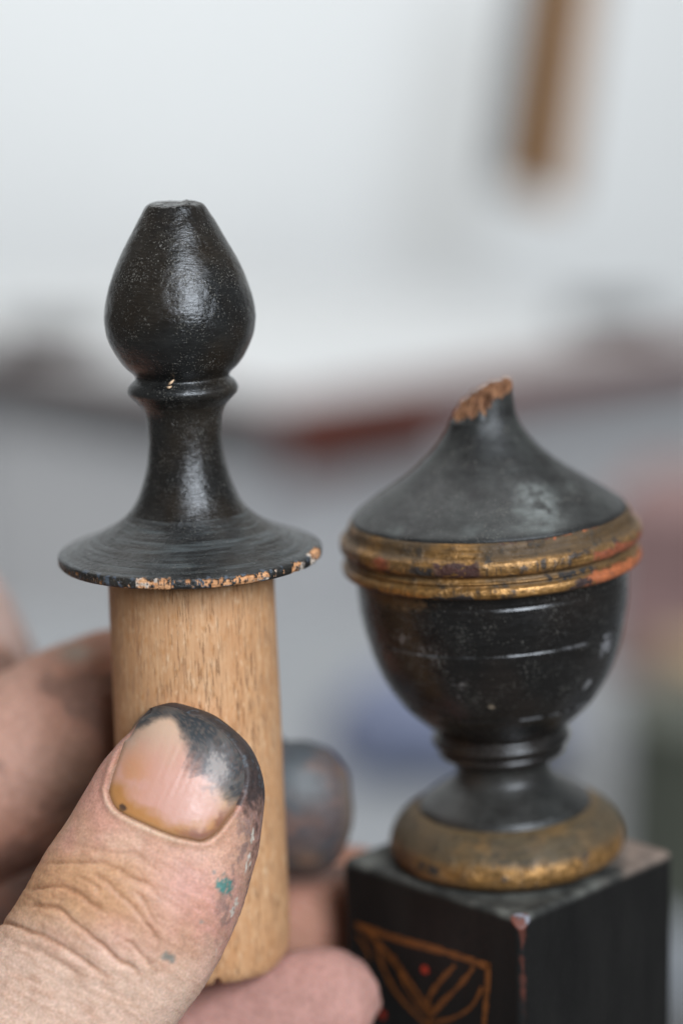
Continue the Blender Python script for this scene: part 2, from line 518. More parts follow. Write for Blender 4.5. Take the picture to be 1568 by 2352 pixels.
# worn-off front top corner
nrm = np.array([0.02, -0.74, 0.62]); nrm /= np.linalg.norm(nrm)
corner = np.array([0, -hd, BH])
cutd = (corner - np.array([0, 0, 0.0021])) @ nrm
dd = V @ nrm - cutd
cut = sstep(-0.0001, 0.00025, dd)
V = V - np.maximum(dd, 0)[:, None] * nrm * 0.96
bo = mesh_obj('body', V, Q, block_mat(), block)
bm = bmesh.new(); bm.from_mesh(bo.data); bmesh.ops.remove_doubles(bm, verts=bm.verts[:], dist=1e-6)
bmesh.ops.recalc_face_normals(bm, faces=bm.faces[:]); bm.to_mesh(bo.data); bm.free()
bo.data.polygons.foreach_set('use_smooth', np.ones(len(bo.data.polygons), bool))
V = np.empty(len(bo.data.vertices) * 3); bo.data.vertices.foreach_get('co', V); V = V.reshape(-1, 3)
nz1 = fbm(V * 900, 3); nz2 = fbm(V * 260, 8)
C = np.full((len(V), 3), 0.0075) * np.array([1.0, 0.95, 0.9])
R_ = np.full(len(V), 0.5)
# front vertical edge rubbed to red ground
edge = np.hypot(V[:, 0] - 0.0002, V[:, 1] + hd - 0.0004)
w = sstep(0.00055, 0.0001, edge + (nz1 - 0.5) * 0.0014)
C = mixc(C, (0.075, 0.023, 0.015), w * sstep(0.40, 0.6, nz2 + 0.10))
dd2 = V @ nrm - cutd
onf = sstep(-0.00022, -0.00004, dd2) * (V[:, 1] < -hd * 0.7)
C = mixc(C, (0.10, 0.04, 0.03), onf * 0.9)
C = mixc(C, (0.22, 0.235, 0.27), onf * .75 * sstep(0.48, 0.60, nz1))
C = mixc(C, (0.15, 0.045, 0.028), onf * .8 * sstep(0.52, 0.44, nz1) * sstep(.45, .55, nz2))
# dust on the top; pinkish reflection at the right corner painted into the colour
topm = sstep(BH - 0.0012, BH - 0.0001, V[:, 2])
C = mixc(C, (0.10, 0.10, 0.088), topm * (0.25 + 0.75 * sstep(0.35, 0.7, nz2)) * (1 - onf))
C = mixc(C, (0.20, 0.14, 0.11), topm * .7 * sstep(0.45, 0.62, nz2 + 0.25 * sstep(0.5, 1, V[:, 0] / hd)) * sstep(0.45, 0.75, V[:, 0] / hd))
R_ = R_ + 0.25 * topm
attr_col(bo, 'col', C); attr_f(bo, 'rough', R_)

# painted ornament on the left face: strips lying on the face
Mb = Matrix.Translation(block.location) @ Matrix.Rotation(-BLEAN, 4, 'Y')
Mbi = np.array(Mb.inverted())
fn = np.array([-ca, -sa, 0.0]); fd = hs           # plane: V.fn = hs in block space
def on_face(px, py):
    p0 = np.append(CAM, 1); p1 = np.append(at(px, py, 600), 1)
    a = (Mbi @ p0)[:3]; b = (Mbi @ p1)[:3]
    t = (fd - a @ fn) / ((b - a) @ fn)
    return a + (b - a) * t
FU = np.array([ca, -sa, 0]); FV = np.array([0, 0, 1.0])
def strips(lines, off, th):
    Vs, Fs = [], []
    for pts, wd in lines:
        P = [on_face(721.3 + x / 1.852, 1630.7 + y / 1.852) for x, y in pts]
        uv = np.array([(p @ FU, p @ FV) for p in P])
        uv = catmull(uv, 10) if len(uv) > 2 else np.linspace(uv[0], uv[1], 14)
        t = np.gradient(uv, axis=0); t /= np.linalg.norm(t, axis=1)[:, None]
        nn = np.stack([-t[:, 1], t[:, 0]], 1)
        wob = (vnoise(np.c_[uv * 900, np.zeros(len(uv))], 5) - .5)[:, None]
        wm = wd / 1.852 * S * 1.1 * (0.36 + 0.26 * wob)
        b = len(Vs)
        for q in range(len(uv)):
            for sgn, zz in ((-1, off), (-1, off + th), (1, off + th), (1, off)):
                e = uv[q] + nn[q] * wm[q] * sgn
                Vs.append(FU * e[0] + FV * e[1] + fn * (hs + zz))
        for q in range(len(uv) - 1):
            for s_ in range(3):
                a0 = b + q * 4 + s_
                Fs.append((a0, a0 + 1, a0 + 5, a0 + 4))
        Fs.append((b, b + 3, b + 2, b + 1)); e_ = b + (len(uv) - 1) * 4
        Fs.append((e_, e_ + 1, e_ + 2, e_ + 3))
    return Vs, Fs
def orn_mat(name, col):
    t = NT(name); o = t.obj()
    f = t.noise(o, 1600, 4)
    c = t.mix(t.ramp(f, .3, .62), tuple(v * .35 for v in col), col)
    t.link(c, t.b.inputs['Base Color']); t.b.inputs['Roughness'].default_value = 0.45
    return t.m
M_ORN = orn_mat('orange_gold_line_paint', (0.19, 0.062, 0.012))
M_RED = orn_mat('red_dot_paint', (0.45, 0.035, 0.012))
border = [([(178, 915), (360, 975), (560, 1030), (745, 1092)], 42), ([(742, 1075), (734, 1200), (722, 1340), (706, 1520)], 34)]
rays = [([(225, 940), (350, 1080), (500, 1290)], 34), ([(260, 960), (290, 1080), (350, 1200), (450, 1310), (500, 1345)], 26),
        ([(600, 1085), (540, 1150), (490, 1225), (492, 1290)], 26), ([(680, 1095), (620, 1170), (540, 1250), (488, 1310)], 28),
        ([(715, 1180), (670, 1260), (590, 1310), (500, 1330)], 22), ([(340, 1040), (380, 1150), (440, 1250), (490, 1300)], 16),
        ([(185, 960), (215, 1000), (240, 1060)], 22), ([(490, 1290), (494, 1400), (492, 1520)], 26)]
Vs, Fs = strips(border, 0.00003, 0.00004); mesh_obj('painted_border', Vs, Fs, M_ORN, block, False)
Vs, Fs = strips(rays, 0.00009, 0.00003); mesh_obj('painted_fan', Vs, Fs, M_ORN, block, False)
for (x, y, rr) in ((472, 1105, 19), (292, 1296, 18)):
    p = on_face(721.3 + x / 1.852, 1630.7 + y / 1.852)
    rr = rr / 1.852 * S * 1.1; ring = []
    for q in range(20):
        a_ = 2 * math.pi * q / 20
        ring.append(p + (FU * math.cos(a_) + FV * math.sin(a_)) * rr + fn * 0.00006)
    vs_ = ring + [v + fn * 0.00005 for v in ring]
    fs_ = [tuple(range(20, 40))] + [(q, (q + 1) % 20, 20 + (q + 1) % 20, 20 + q) for q in range(20)]
    mesh_obj('painted_dot', vs_, fs_, M_RED, block, False)

# ================================================================== URN FINIAL
urn = empty('urn_finial', tuple(UAX.base), UAX.rot)
tag(urn, 'old black and gilded urn finial with its tip broken off', 'finial')

def xyz(i, s): return np.stack([i['r'] * np.sin(i['th']), i['r'] * np.cos(i['th']), i['z']], 1) * s

BLACK = np.array([0.0075, 0.0072, 0.007])
GOLD = np.array([0.34, 0.18, 0.058])
def black_old(i, d, dust=0.0, brown=0.3):
    n = fbm(xyz(i, 420), 5); n2 = fbm(xyz(i, 110), 9)
    c = np.tile(BLACK, (len(n), 1))
    c = mixc(c, (0.035, 0.021, 0.014), brown * sstep(0.45, 0.75, n2))
    if dust: c = mixc(c, (0.085, 0.092, 0.086), dust * sstep(0.2, 0.75, n * 0.5 + n2 * 0.5))
    d['col'] = c; d['rough'] = 0.33 + 0.25 * dust + 0.12 * (n - .5)
    d['bumpy'] = np.full(len(n), 0.35)

def lid_paint(i, d):
    black_old(i, d, 0.32, 0.1)
    n = fbm(xyz(i, 300), 21); n2 = fbm(xyz(i, 90), 4)
    low = sstep(1040, 1150, i['py'])
    m = sstep(0.46, 0.74, n * 0.55 + n2 * 0.45) * (0.3 + 0.7 * low)
    d['col'] = mixc(d['col'], (0.17, 0.185, 0.175), 0.6 * m)
    n5 = fbm(xyz(i, 1400), 27, 3)
    sc = np.exp(-((i['u'] - 0.42) / 0.16) ** 2 - ((i['py'] - 1115) / 34) ** 2) * sstep(0.40, 0.66, n * .6 + n5 * .4)
    d['col'] = mixc(d['col'], (0.26, 0.28, 0.27), 0.6 * sc)
    edge = sstep(1160, 1172, i['py'])
    d['col'] = mixc(d['col'], BLACK, edge * 0.8)
    d['rough'] = 0.43 + 0.14 * m; d['speck'] = np.full(len(n), 0.8)
    d['bumpy'] = np.full(len(n), 0.3)

def break_z(u, f):
    # height (py) of the break: high at the right, low at the left, a little lower in front
    return 916 - 36 * u + 9 * f
def lid_shape(i):
    r, z = i['r'].copy(), i['z'].copy()
    # squeeze the neck's upper part to end in the broken edge
    top = break_z(i['u'], i['front'])
    jag = (fbm(np.stack([np.sin(i['th']) * 5, np.cos(i['th']) * 5, i['th'] * 0], 1), 31, 4) - .5) * 30 + (np.abs(vnoise(np.stack([np.sin(i['th']) * 11, np.cos(i['th']) * 11, i['th'] * 0], 1), 33) - .5) - .25) * 26
    ty = top + jag
    f = (960 - i['py']) / (960 - 868.0)
    f = np.clip(f, 0, 1)
    newpy = 960 - f * (960 - ty)
    k = (i['z'].max() - i['z'].min()) / (i['py'].max() - i['py'].min())
    z = np.where(i['py'] < 960, z - (newpy - i['py']) * k, z)
    r = r * (1 + (fbm(np.stack([np.sin(i['th']) * 3, np.cos(i['th']) * 3, i['z'] * 400], 1), 77) - .5) * 0.03)
    return r, z
lid_pts = [(868, 69), (900, 70), (930, 72.5), (955, 76), (987, 90), (1027, 120), (1053, 147), (1076, 175), (1104, 215), (1131, 256), (1150, 284), (1164, 305), (1169, 312), (1173, 315.5), (1177, 316), (1182, 313)]
lid = lathe('lid', UAX, lid_pts, urn, M_PAINT, step=3.0, shape=lid_shape, paint=lid_paint)

# broken wood surface closing the neck
def wood_break_mat():
    t = NT('broken_wood'); o = t.obj()
    f = t.noise(o, 900, 5, 0.7); g = t.noise(t.mapping(o, (1, 1, .3)), 2400, 4)
    c = t.mix(t.ramp(f, .3, .7), (0.075, 0.026, 0.014), (0.34, 0.155, 0.066))
    c = t.mix(t.ramp(g, .55, .78, 0, .7), c, (0.46, 0.26, 0.13))
    t.link(c, t.b.inputs['Base Color']); t.b.inputs['Roughness'].default_value = 0.85
    t.link(t.bump(f, 0.0004), t.b.inputs['Normal'])
    return t.m
nb = 560; lv = np.empty(len(lid.data.vertices) * 3); lid.data.vertices.foreach_get('co', lv); lv = lv.reshape(-1, 3)
rim = lv[:nb]; ctr = rim.mean(0)
Vb = []; rings = 26
for q in range(rings):
    f = 1 - q / (rings - 1) * 0.985
    P = ctr + (rim - ctr) * f
    amp = sstep(0, 0.18, np.full(nb, 1 - f))
    n = (fbm(np.stack([P[:, 0] * 1500, P[:, 1] * 1500, P[:, 2] * 200], 1), 11, 5) - .45) * 0.0017
    saw = (vnoise(np.stack([P[:, 0] * 2600, P[:, 1] * 2600, P[:, 2] * 0], 1), 13) - .5) * 0.0015
    P = P.copy(); P[:, 2] += (n + saw) * amp
    if q == 0: P[:, :2] = ctr[:2] + (P[:, :2] - ctr[:2]) * 1.004
    Vb.append(P)
# a lip of bare wood running down below the paint edge
lip = rim.copy(); hgt = fbm(np.stack([np.linspace(0, 14, nb), np.zeros(nb), np.zeros(nb)], 1), 3)
ang = np.arctan2(lip[:, 0], -lip[:, 1])
drop = (0.25 + 1.3 * np.clip(hgt - .35, 0, 1)) * (0.7 + 0.9 * np.exp(-((ang + 0.35) / 0.5) ** 2))
drop *= 0.0008
lipv = lip.copy(); lipv[:, 2] -= drop; rr = np.linalg.norm(lip[:, :2], axis=1)[:, None]
lipv[:, :2] *= 1 + (0.00005 + drop[:, None] * 0.05) / rr
midv = lip.copy(); midv[:, :2] *= 1 + 0.00006 / rr
Vall = np.vstack([lipv, midv] + Vb)
R2 = rings + 2
i, j = np.meshgrid(np.arange(R2 - 1), np.arange(nb), indexing='ij')
a = i * nb + j; b = i * nb + (j + 1) % nb
mesh_obj('broken_tip', Vall, np.stack([a, b, b + nb, a + nb], -1).reshape(-1, 4), wood_break_mat(), urn)

def gilt(i, d, patches, base_wear=0.5, topdull=None):
    N = len(i['th'])
    n = fbm(xyz(i, 700), 41, 5); n2 = fbm(xyz(i, 170), 47, 4); n3 = fbm(xyz(i, 2200), 43, 3)
    ln = fbm(np.stack([np.sin(i['th']) * 6, np.cos(i['th']) * 6, i['arc'] * 3500], 1), 3, 4)
    c = np.tile(GOLD, (N, 1)) * (0.5 + 0.8 * ln + .25 * (n3 - .5))[:, None]
    metal = np.full(N, 0.75); rough = 0.40 + 0.25 * (n - .5)
    # tarnish: brown-olive dull film
    tar = sstep(0.32, 0.62, n2 * 0.5 + ln * 0.35 + n * .15) * base_wear
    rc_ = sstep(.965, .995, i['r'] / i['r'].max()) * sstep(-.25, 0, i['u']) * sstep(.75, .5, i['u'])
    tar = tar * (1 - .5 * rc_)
    c = mixc(c, (0.060, 0.037, 0.019), tar); metal = metal * (1 - 0.8 * tar); rough = rough + 0.15 * tar
    # rubbed through to black
    blk = sstep(0.575, 0.67, n * 0.6 + n2 * 0.25 + n3 * 0.15)
    c = mixc(c, (0.016, 0.013, 0.012), blk * 0.9); metal *= 1 - blk
    # grime settled in the grooves, gilding rubbed bright on the crests
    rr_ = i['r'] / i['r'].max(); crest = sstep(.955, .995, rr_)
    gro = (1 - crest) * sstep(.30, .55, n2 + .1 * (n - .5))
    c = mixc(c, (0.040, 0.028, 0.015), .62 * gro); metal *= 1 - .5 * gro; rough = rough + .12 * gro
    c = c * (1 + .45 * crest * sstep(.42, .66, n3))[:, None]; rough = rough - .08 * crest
    # fine cross cracks
    ck = fbm(np.stack([np.sin(i['th']) * 70, np.cos(i['th']) * 70, i['arc'] * 500], 1), 53, 3)
    cr = sstep(.66, .71, ck) * crest
    c = mixc(c, (0.03, 0.02, 0.014), .8 * cr); metal *= 1 - .8 * cr
    front = i['front'] > -0.2
    for (u0, u1, y0, y1, colr, thr) in patches:
        ju = (n - .5) * 0.10; jy = (n2 - .5) * 18 + (n - .5) * 22
        m = sstep(u0 - .02, u0 + .02, i['u'] + ju) * sstep(u1 + .02, u1 - .02, i['u'] + ju)
        m = m * sstep(y0 - 3, y0 + 3, i['py'] + jy) * sstep(y1 + 3, y1 - 3, i['py'] + jy) * front
        m = m * sstep(thr, thr + 0.05, n3 * 0.5 + n * 0.5)
        cc = np.array(colr)[None, :] * (0.6 + 0.8 * n3)[:, None]
        c = c * (1 - m[:, None]) + cc * m[:, None]; metal *= 1 - m; rough = rough * (1 - m) + 0.7 * m
    d['col'] = c; d['metal'] = metal; d['rough'] = rough
    d['speck'] = np.full(N, 0.35); d['bumpy'] = 0.5 + 0.8 * sstep(0.5, 0.7, n)

RED = (0.20, 0.052, 0.02); MAR = (0.050, 0.019, 0.014); ORG = (0.30, 0.085, 0.028)
# upper gilded fillet and first bead
def rim_shape(i):
    r = i['r'] + (fbm(xyz(i, 800), 61) - .5) * 0.00018
    n = fbm(xyz(i, 700), 41, 5)
    return r, i['z']
lathe('upper_gilded_ring', UAX, [(1176, 315), (1179, 319), (1186, 323), (1196, 325), (1204, 329), (1210, 337), (1216, 343.5), (1223, 345.5), (1232, 345.5), (1239, 343), (1244, 338), (1247, 333)], urn, M_PAINT, step=1.6, nseg=900,
      shape=rim_shape, paint=lambda i, d: gilt(i, d, [(-.79, -.70, 1216, 1238, RED, .3), (-.40, -.12, 1214, 1246, MAR, .40), (-.52, -.40, 1225, 1245, (0.02, .015, .013), .45), (.60, .98, 1224, 1243, RED, .36), (-.95, -.6, 1238, 1250, MAR, .4), (.0, .5, 1176, 1183, MAR, .5), (.35, .7, 1172, 1182, ORG, .5)], 0.75))
lathe('lower_gilded_ring', UAX, [(1247, 333), (1250, 331), (1255, 332), (1259, 336), (1262, 335), (1265, 332), (1268, 335), (1272, 340.5), (1278, 342.5), (1285, 342), (1291, 338), (1295, 330), (1298, 320), (1300, 309)], urn, M_PAINT, step=1.6, nseg=900,
      shape=rim_shape, paint=lambda i, d: gilt(i, d, [(.55, 1.1, 1269, 1299, ORG, .30), (.40, .60, 1276, 1296, (.03, .016, .014), .42), (.30, .62, 1254, 1270, (.015, .013, .012), .40), (-.9, -.55, 1286, 1300, MAR, .4), (-.55, -.1, 1288, 1300, (.02, .014, .012), .45)], 0.6))

def bowl_shape(i):
    r = i['r'].copy()
    for cy, w in ((1425, 2.2), (1586, 2.2), (1322, 2.5)):
        r = r - 0.00022 * np.exp(-((i['py'] - cy) / w) ** 2) + 0.00005 * np.exp(-((i['py'] - cy - 6) / 3) ** 2) * sstep(.3, .6, fbm(np.stack([np.sin(i['th']) * 3, np.cos(i['th']) * 3, 0 * i['th'] + cy], 1), 7))
    r = r + (fbm(xyz(i, 350), 71) - .5) * 0.00012
    return r, i['z']
def bowl_paint(i, d):
    black_old(i, d, 0.0, 0.16)
    n = fbm(xyz(i, 900), 81, 4); n2 = fbm(xyz(i, 200), 83); n3 = fbm(xyz(i, 1500), 85, 3); n4 = vnoise(xyz(i, 4200), 87)
    d['rough'] = 0.16 + 0.16 * (n2 - .3)
    # scuffed ridge edges
    for cy in (1428, 1589):
        e = np.exp(-((i['py'] - cy) / 2.4) ** 2) * sstep(.42, .66, n) * sstep(.40, .62, fbm(np.stack([np.sin(i['th']) * 4, np.cos(i['th']) * 4, 0 * n + cy], 1), 5) + .12 * (i['u'] > 0))
        d['col'] = mixc(d['col'], (0.22, 0.22, 0.23), 0.55 * e)
    def blot(u, y, su, sy, colr, thr, k):
        m = np.exp(-((i['u'] - u) / su) ** 2 - ((i['py'] - y) / sy) ** 2) * (i['front'] > 0)
        m = sstep(thr, thr + .22, m * 0.42 + (n4 * .65 + n3 * .35) * .80) * sstep(.02, .3, m)
        d['col'] = mixc(d['col'], colr, k * m); d['rough'] = d['rough'] + 0.3 * m
    G = (0.26, 0.24, 0.235)
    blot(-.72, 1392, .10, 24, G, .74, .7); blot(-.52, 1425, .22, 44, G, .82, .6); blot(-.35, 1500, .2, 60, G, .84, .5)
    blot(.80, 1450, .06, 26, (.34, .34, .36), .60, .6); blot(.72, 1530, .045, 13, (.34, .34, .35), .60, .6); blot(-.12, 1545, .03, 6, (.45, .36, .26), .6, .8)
    blot(-.75, 1312, .2, 16, (.12, .065, .025), .4, .7)
    d['speck'] = np.full(len(n), 0.7); d['bumpy'] = np.full(len(n), 0.15)
lathe('bowl', UAX, [(1299, 310), (1312, 309), (1327, 310), (1350, 309.5), (1387, 306), (1440, 295), (1495, 279), (1549, 254), (1603, 216), (1640, 176), (1656, 156), (1664, 148)], urn, M_PAINT, step=3, shape=bowl_shape, paint=bowl_paint)
def blackp(rough=0.3, dust=0.0, bump=0.25):
    def f(i, d):
        black_old(i, d, dust, 0.2); d['rough'] += rough - 0.33; d['bumpy'][:] = bump
    return f
lathe('stem_ring', UAX, [(1664, 148), (1667, 147), (1672, 149), (1678, 155), (1685, 158.5), (1692, 157.5), (1698, 152), (1703, 146), (1706, 143), (1710, 145), (1715, 146), (1720, 143), (1724, 134), (1727, 122)], urn, M_PAINT, step=2, paint=blackp(0.26))
lathe('foot', UAX, [(1727, 122), (1733, 114), (1745, 108), (1760, 107), (1776, 112), (1790, 128), (1801, 147), (1813, 166), (1824, 183), (1831, 192), (1837, 194), (1842, 196)], urn, M_PAINT, step=3, paint=blackp(0.32, 0.22))
def base_paint(i, d):
    gilt(i, d, [(-.78, -.62, 1905, 1925, (.02, .015, .012), .35), (-.98, -.8, 1885, 1950, (.09, .045, .02), .4), (-.2, .15, 1870, 1895, (.03, .026, .022), .45)], 0.75)
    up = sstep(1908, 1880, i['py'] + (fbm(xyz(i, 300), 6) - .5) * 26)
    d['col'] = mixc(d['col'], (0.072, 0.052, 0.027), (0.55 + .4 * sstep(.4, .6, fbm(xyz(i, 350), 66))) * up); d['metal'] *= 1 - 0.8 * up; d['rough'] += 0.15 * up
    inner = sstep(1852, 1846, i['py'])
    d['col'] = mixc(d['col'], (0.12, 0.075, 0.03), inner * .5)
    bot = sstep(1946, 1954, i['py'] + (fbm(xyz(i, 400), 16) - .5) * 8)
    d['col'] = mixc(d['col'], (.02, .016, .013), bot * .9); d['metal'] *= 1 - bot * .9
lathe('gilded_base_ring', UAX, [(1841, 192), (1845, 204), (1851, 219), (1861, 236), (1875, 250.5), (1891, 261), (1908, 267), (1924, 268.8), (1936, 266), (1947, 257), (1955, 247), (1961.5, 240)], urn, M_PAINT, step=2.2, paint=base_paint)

# ================================================================== NEW FINIAL (held)
FAX = Axis(437.5, 1273, 220, 1.63, 2202)
fin = empty('turned_finial', tuple(FAX.base), FAX.rot)
tag(fin, 'new black painted finial on a bare wooden peg held between the fingers', 'finial')
def new_black(dust=0.0, rough=0.34, bump=1.0, speck=1.0):
    def f(i, d):
        n = fbm(xyz(i, 500), 15); n2 = fbm(xyz(i, 130), 19)
        c = np.tile(np.array([0.0085, 0.0085, 0.0085]), (len(n), 1))
        c = mixc(c, (0.024, 0.016, 0.009), 0.5 * sstep(0.42, 0.7, n2))
        if dust: c = mixc(c, (0.07, 0.078, 0.078), dust * sstep(.25, .75, n))
        d['col'] = c; d['rough'] = rough + 0.2 * (n2 - .5); d['bumpy'][:] = bump; d['speck'][:] = speck
    return f
def wob(a=0.00015, s=350, seed=91):
    return lambda i: (i['r'] + (fbm(xyz(i, s), seed) - .5) * a, i['z'])
def knob_shape(i):
    r = i['r'] + (fbm(xyz(i, 420), 91) - .5) * 0.00022
    z = i['z'] + (fbm(np.stack([i['r'] * np.sin(i['th']), i['r'] * np.cos(i['th']), i['z'] * 0], 1) * 600, 14) - .5) * 0.0007 * sstep(500, 475, i['py'])
    return r, z
lathe('knob', FAX, [(463.5, 0.4), (464, 20), (465.5, 45), (467, 58), (470, 65), (477, 70.5), (490, 78), (514, 93), (558, 116.5), (602, 139.5), (646, 157), (690, 169.5), (723, 173.5), (750, 171.5), (778, 165), (814, 147), (836, 131), (853, 113), (861, 107.5)], fin, M_PAINT, step=3,
      shape=knob_shape, paint=new_black(0.06, 0.12, 0.65, .7))
lathe('collar', FAX, [(861, 107.5), (864, 107), (868, 110), (876, 119), (885, 125), (892, 126.5), (900, 124), (909, 116), (917, 108), (926, 99.5)], fin, M_PAINT, step=2.4, shape=wob(), paint=new_black(0.14, 0.25, 0.5, .8))
lathe('stem', FAX, [(926, 99.5), (940, 92.5), (958, 87.5), (998, 85), (1042, 87.5), (1086, 96), (1131, 111.5), (1153, 122.7), (1170, 134.5)], fin, M_PAINT, step=3, shape=wob(), paint=new_black(0.06, 0.16, 0.7, .4))

def rim_chip(i):
    """where the flange's edge has lost its paint (1) and how deep"""
    u, th = i['u'], i['th']
    n = fbm(np.stack([np.sin(th) * 45, np.cos(th) * 45, i['arc'] * 2600], 1), 23, 4)
    nf = fbm(np.stack([np.sin(th) * 150, np.cos(th) * 150, i['arc'] * 1100], 1), 29, 3)
    q = 0.6 * n + 0.4 * nf
    bands = ((-.97, -.72, .57, .35), (-.72, -.35, .60, .30), (-.33, -.07, .40, .0), (-.07, .02, .62, .3), (.02, .17, .53, .2), (.17, .63, .455, .25), (.63, .80, .60, .3), (.79, .88, .42, .1), (.92, .99, .38, -.6))
    thr = np.full(len(u), 0.66); low = np.full(len(u), .4)
    for (a, b, t, l) in bands:
        m = (u > a) & (u <= b) & (i['front'] > 0); thr[m] = t; low[m] = l
    h = (i['py'] - 1259) / (1280 - 1259)                  # 0 top edge .. 1 bottom edge of the rim
    m = sstep(thr, thr + 0.03, q) * sstep(low - .08, low + .08, h + (n - .5) * .6) * (i['r'] > 0)
    return m * (i['rim'] > 0)
def flange_rim(i):
    i['rim'] = sstep(0.96, 0.985, i['r'] / i['r'].max())
def flange_shape(i):
    flange_rim(i)
    c_ = rim_chip(i); i['chip'] = c_
    r = i['r'] + (fbm(xyz(i, 300), 93) - .5) * 0.00022 * i['rim'] - 0.00022 * c_ * (0.4 + 1.2 * fbm(xyz(i, 2000), 3, 3))
    z = i['z'] + (fbm(np.stack([np.sin(i['th']) * 2, np.cos(i['th']) * 2, i['arc'] * 2400], 1), 95, 4) - .5) * 0.00016 * (1 - i['rim'])
    return r, z
def flange_paint(i, d):
    new_black(0.22, 0.34, 1.2, .6)(i, d)
    n = fbm(xyz(i, 500), 35)
    st = fbm(np.stack([np.sin(i['th']) * 2.2, np.cos(i['th']) * 2.2, i['arc'] * 2600], 1), 37, 5)
    d['col'] = mixc(d['col'], (0.10, 0.115, 0.118), 0.42 * sstep(.46, .76, st) * (1 - i['rim']))  # brush streaks, with the flange's grey sheen painted into their colour
    nf = fbm(xyz(i, 1800), 39, 3)
    wood = np.stack([0.52 + 0 * nf, 0.255 + 0.1 * (nf - .5), 0.115 + .1 * (nf - .5)], 1) * (0.65 + 0.7 * nf)[:, None]
    c = i['chip']
    d['col'] = d['col'] * (1 - c[:, None]) + wood * c[:, None]
    gry = c * sstep(.60, .66, n)
    d['col'] = mixc(d['col'], (.50, .47, .42), gry * .8)
    bl = i['rim'] * sstep(.60, .66, nf) * (1 - c)
    d['col'] = mixc(d['col'], (.08, .10, .13), bl * .7)
    d['rough'] = d['rough'] * (1 - c) + .75 * c
lathe('flange', FAX, [(1170, 134.5), (1183, 146), (1197, 163), (1211, 186), (1225, 213), (1237, 240), (1247.5, 266), (1254, 285), (1257.5, 295.5), (1260.3, 300), (1264, 301.5), (1270, 301.5), (1276, 301), (1280, 299), (1282.5, 294), (1283.5, 270), (1283.8, 230), (1284, 189)], fin, M_PAINT, step=1.8, nseg=1100, shape=flange_shape, paint=flange_paint)

def peg_shape(i):
    low = sstep(2050, 2180, i['py'])
    ch = np.exp(-((i['u'] - 0.18) / 0.03) ** 2) * (i['front'] > 0) * sstep(2174, 2198, i['py']) * 0.0011
    r = i['r'] + (fbm(np.stack([np.sin(i['th']) * 3, np.cos(i['th']) * 3, i['z'] * 60], 1), 55) - .5) * 0.0002 - ch
    z = i['z'] + (fbm(np.stack([np.sin(i['th']) * 4, np.cos(i['th']) * 4, i['z'] * 0], 1), 57) - .5) * 0.0010 * low + ch
    return r, z
peg = lathe('peg', FAX, [(1280, 190), (1500, 190.5), (1800, 191), (2050, 191), (2130, 190), (2166, 187), (2183, 181), (2193, 172), (2198, 160), (2201, 140), (2202, 60), (2202, 0.4)], fin, M_PEG, step=4, nseg=480, shape=peg_shape)

# small hole in the flat top and a shaving caught above the collar
M_HOLE = plain('dark_hole', (0.004, 0.004, 0.004), 0.9)
M_SHAV = plain('pale_shaving', (0.62, 0.42, 0.26), 0.7, 0.2, 900)
z, r = FAX.zr(466.5, 52)
bpy_h = []
for (aa, rr, zz, sx) in ((math.radians(42), r, z, 0.00022),):
    bm = bmesh.new(); bmesh.ops.create_uvsphere(bm, u_segments=12, v_segments=8, radius=sx)
    for v in bm.verts: v.co = Vector((v.co.x + rr * math.sin(aa), v.co.y - rr * math.cos(aa), v.co.z * .5 + zz))
    me = bpy.data.meshes.new('pinhole'); bm.to_mesh(me); bm.free(); me.materials.append(M_HOLE)
    o = bpy.data.objects.new('pinhole', me); COL.objects.link(o); o.parent = fin
z, r = FAX.zr(864, 112)
for (aa, dz, ln_, rz) in ((-0.155, 0.0002, 0.0009, 0.7), (-0.20, -0.0004, 0.0006, 0.2)):
    P = []
    for q in range(6):
        f = q / 5 - .5
        for sgn in (-1, 1):
            x = f * ln_ * math.cos(rz) - sgn * 0.00016 * math.sin(rz) * (1 - abs(f)); zz = f * ln_ * math.sin(rz) + sgn * 0.00016 * math.cos(rz) * (1 - abs(f))
            P.append((r * math.sin(aa) + x, -r * math.cos(aa) - 0.0003 - 0.00025 * math.cos(f * 4), z + dz + zz))
    fs_ = [(2 * q, 2 * q + 1, 2 * q + 3, 2 * q + 2) for q in range(5)]
    so = mesh_obj('wood_shaving', P, fs_, M_SHAV, fin)
    md = so.modifiers.new('thick', 'SOLIDIFY'); md.thickness = 0.00008

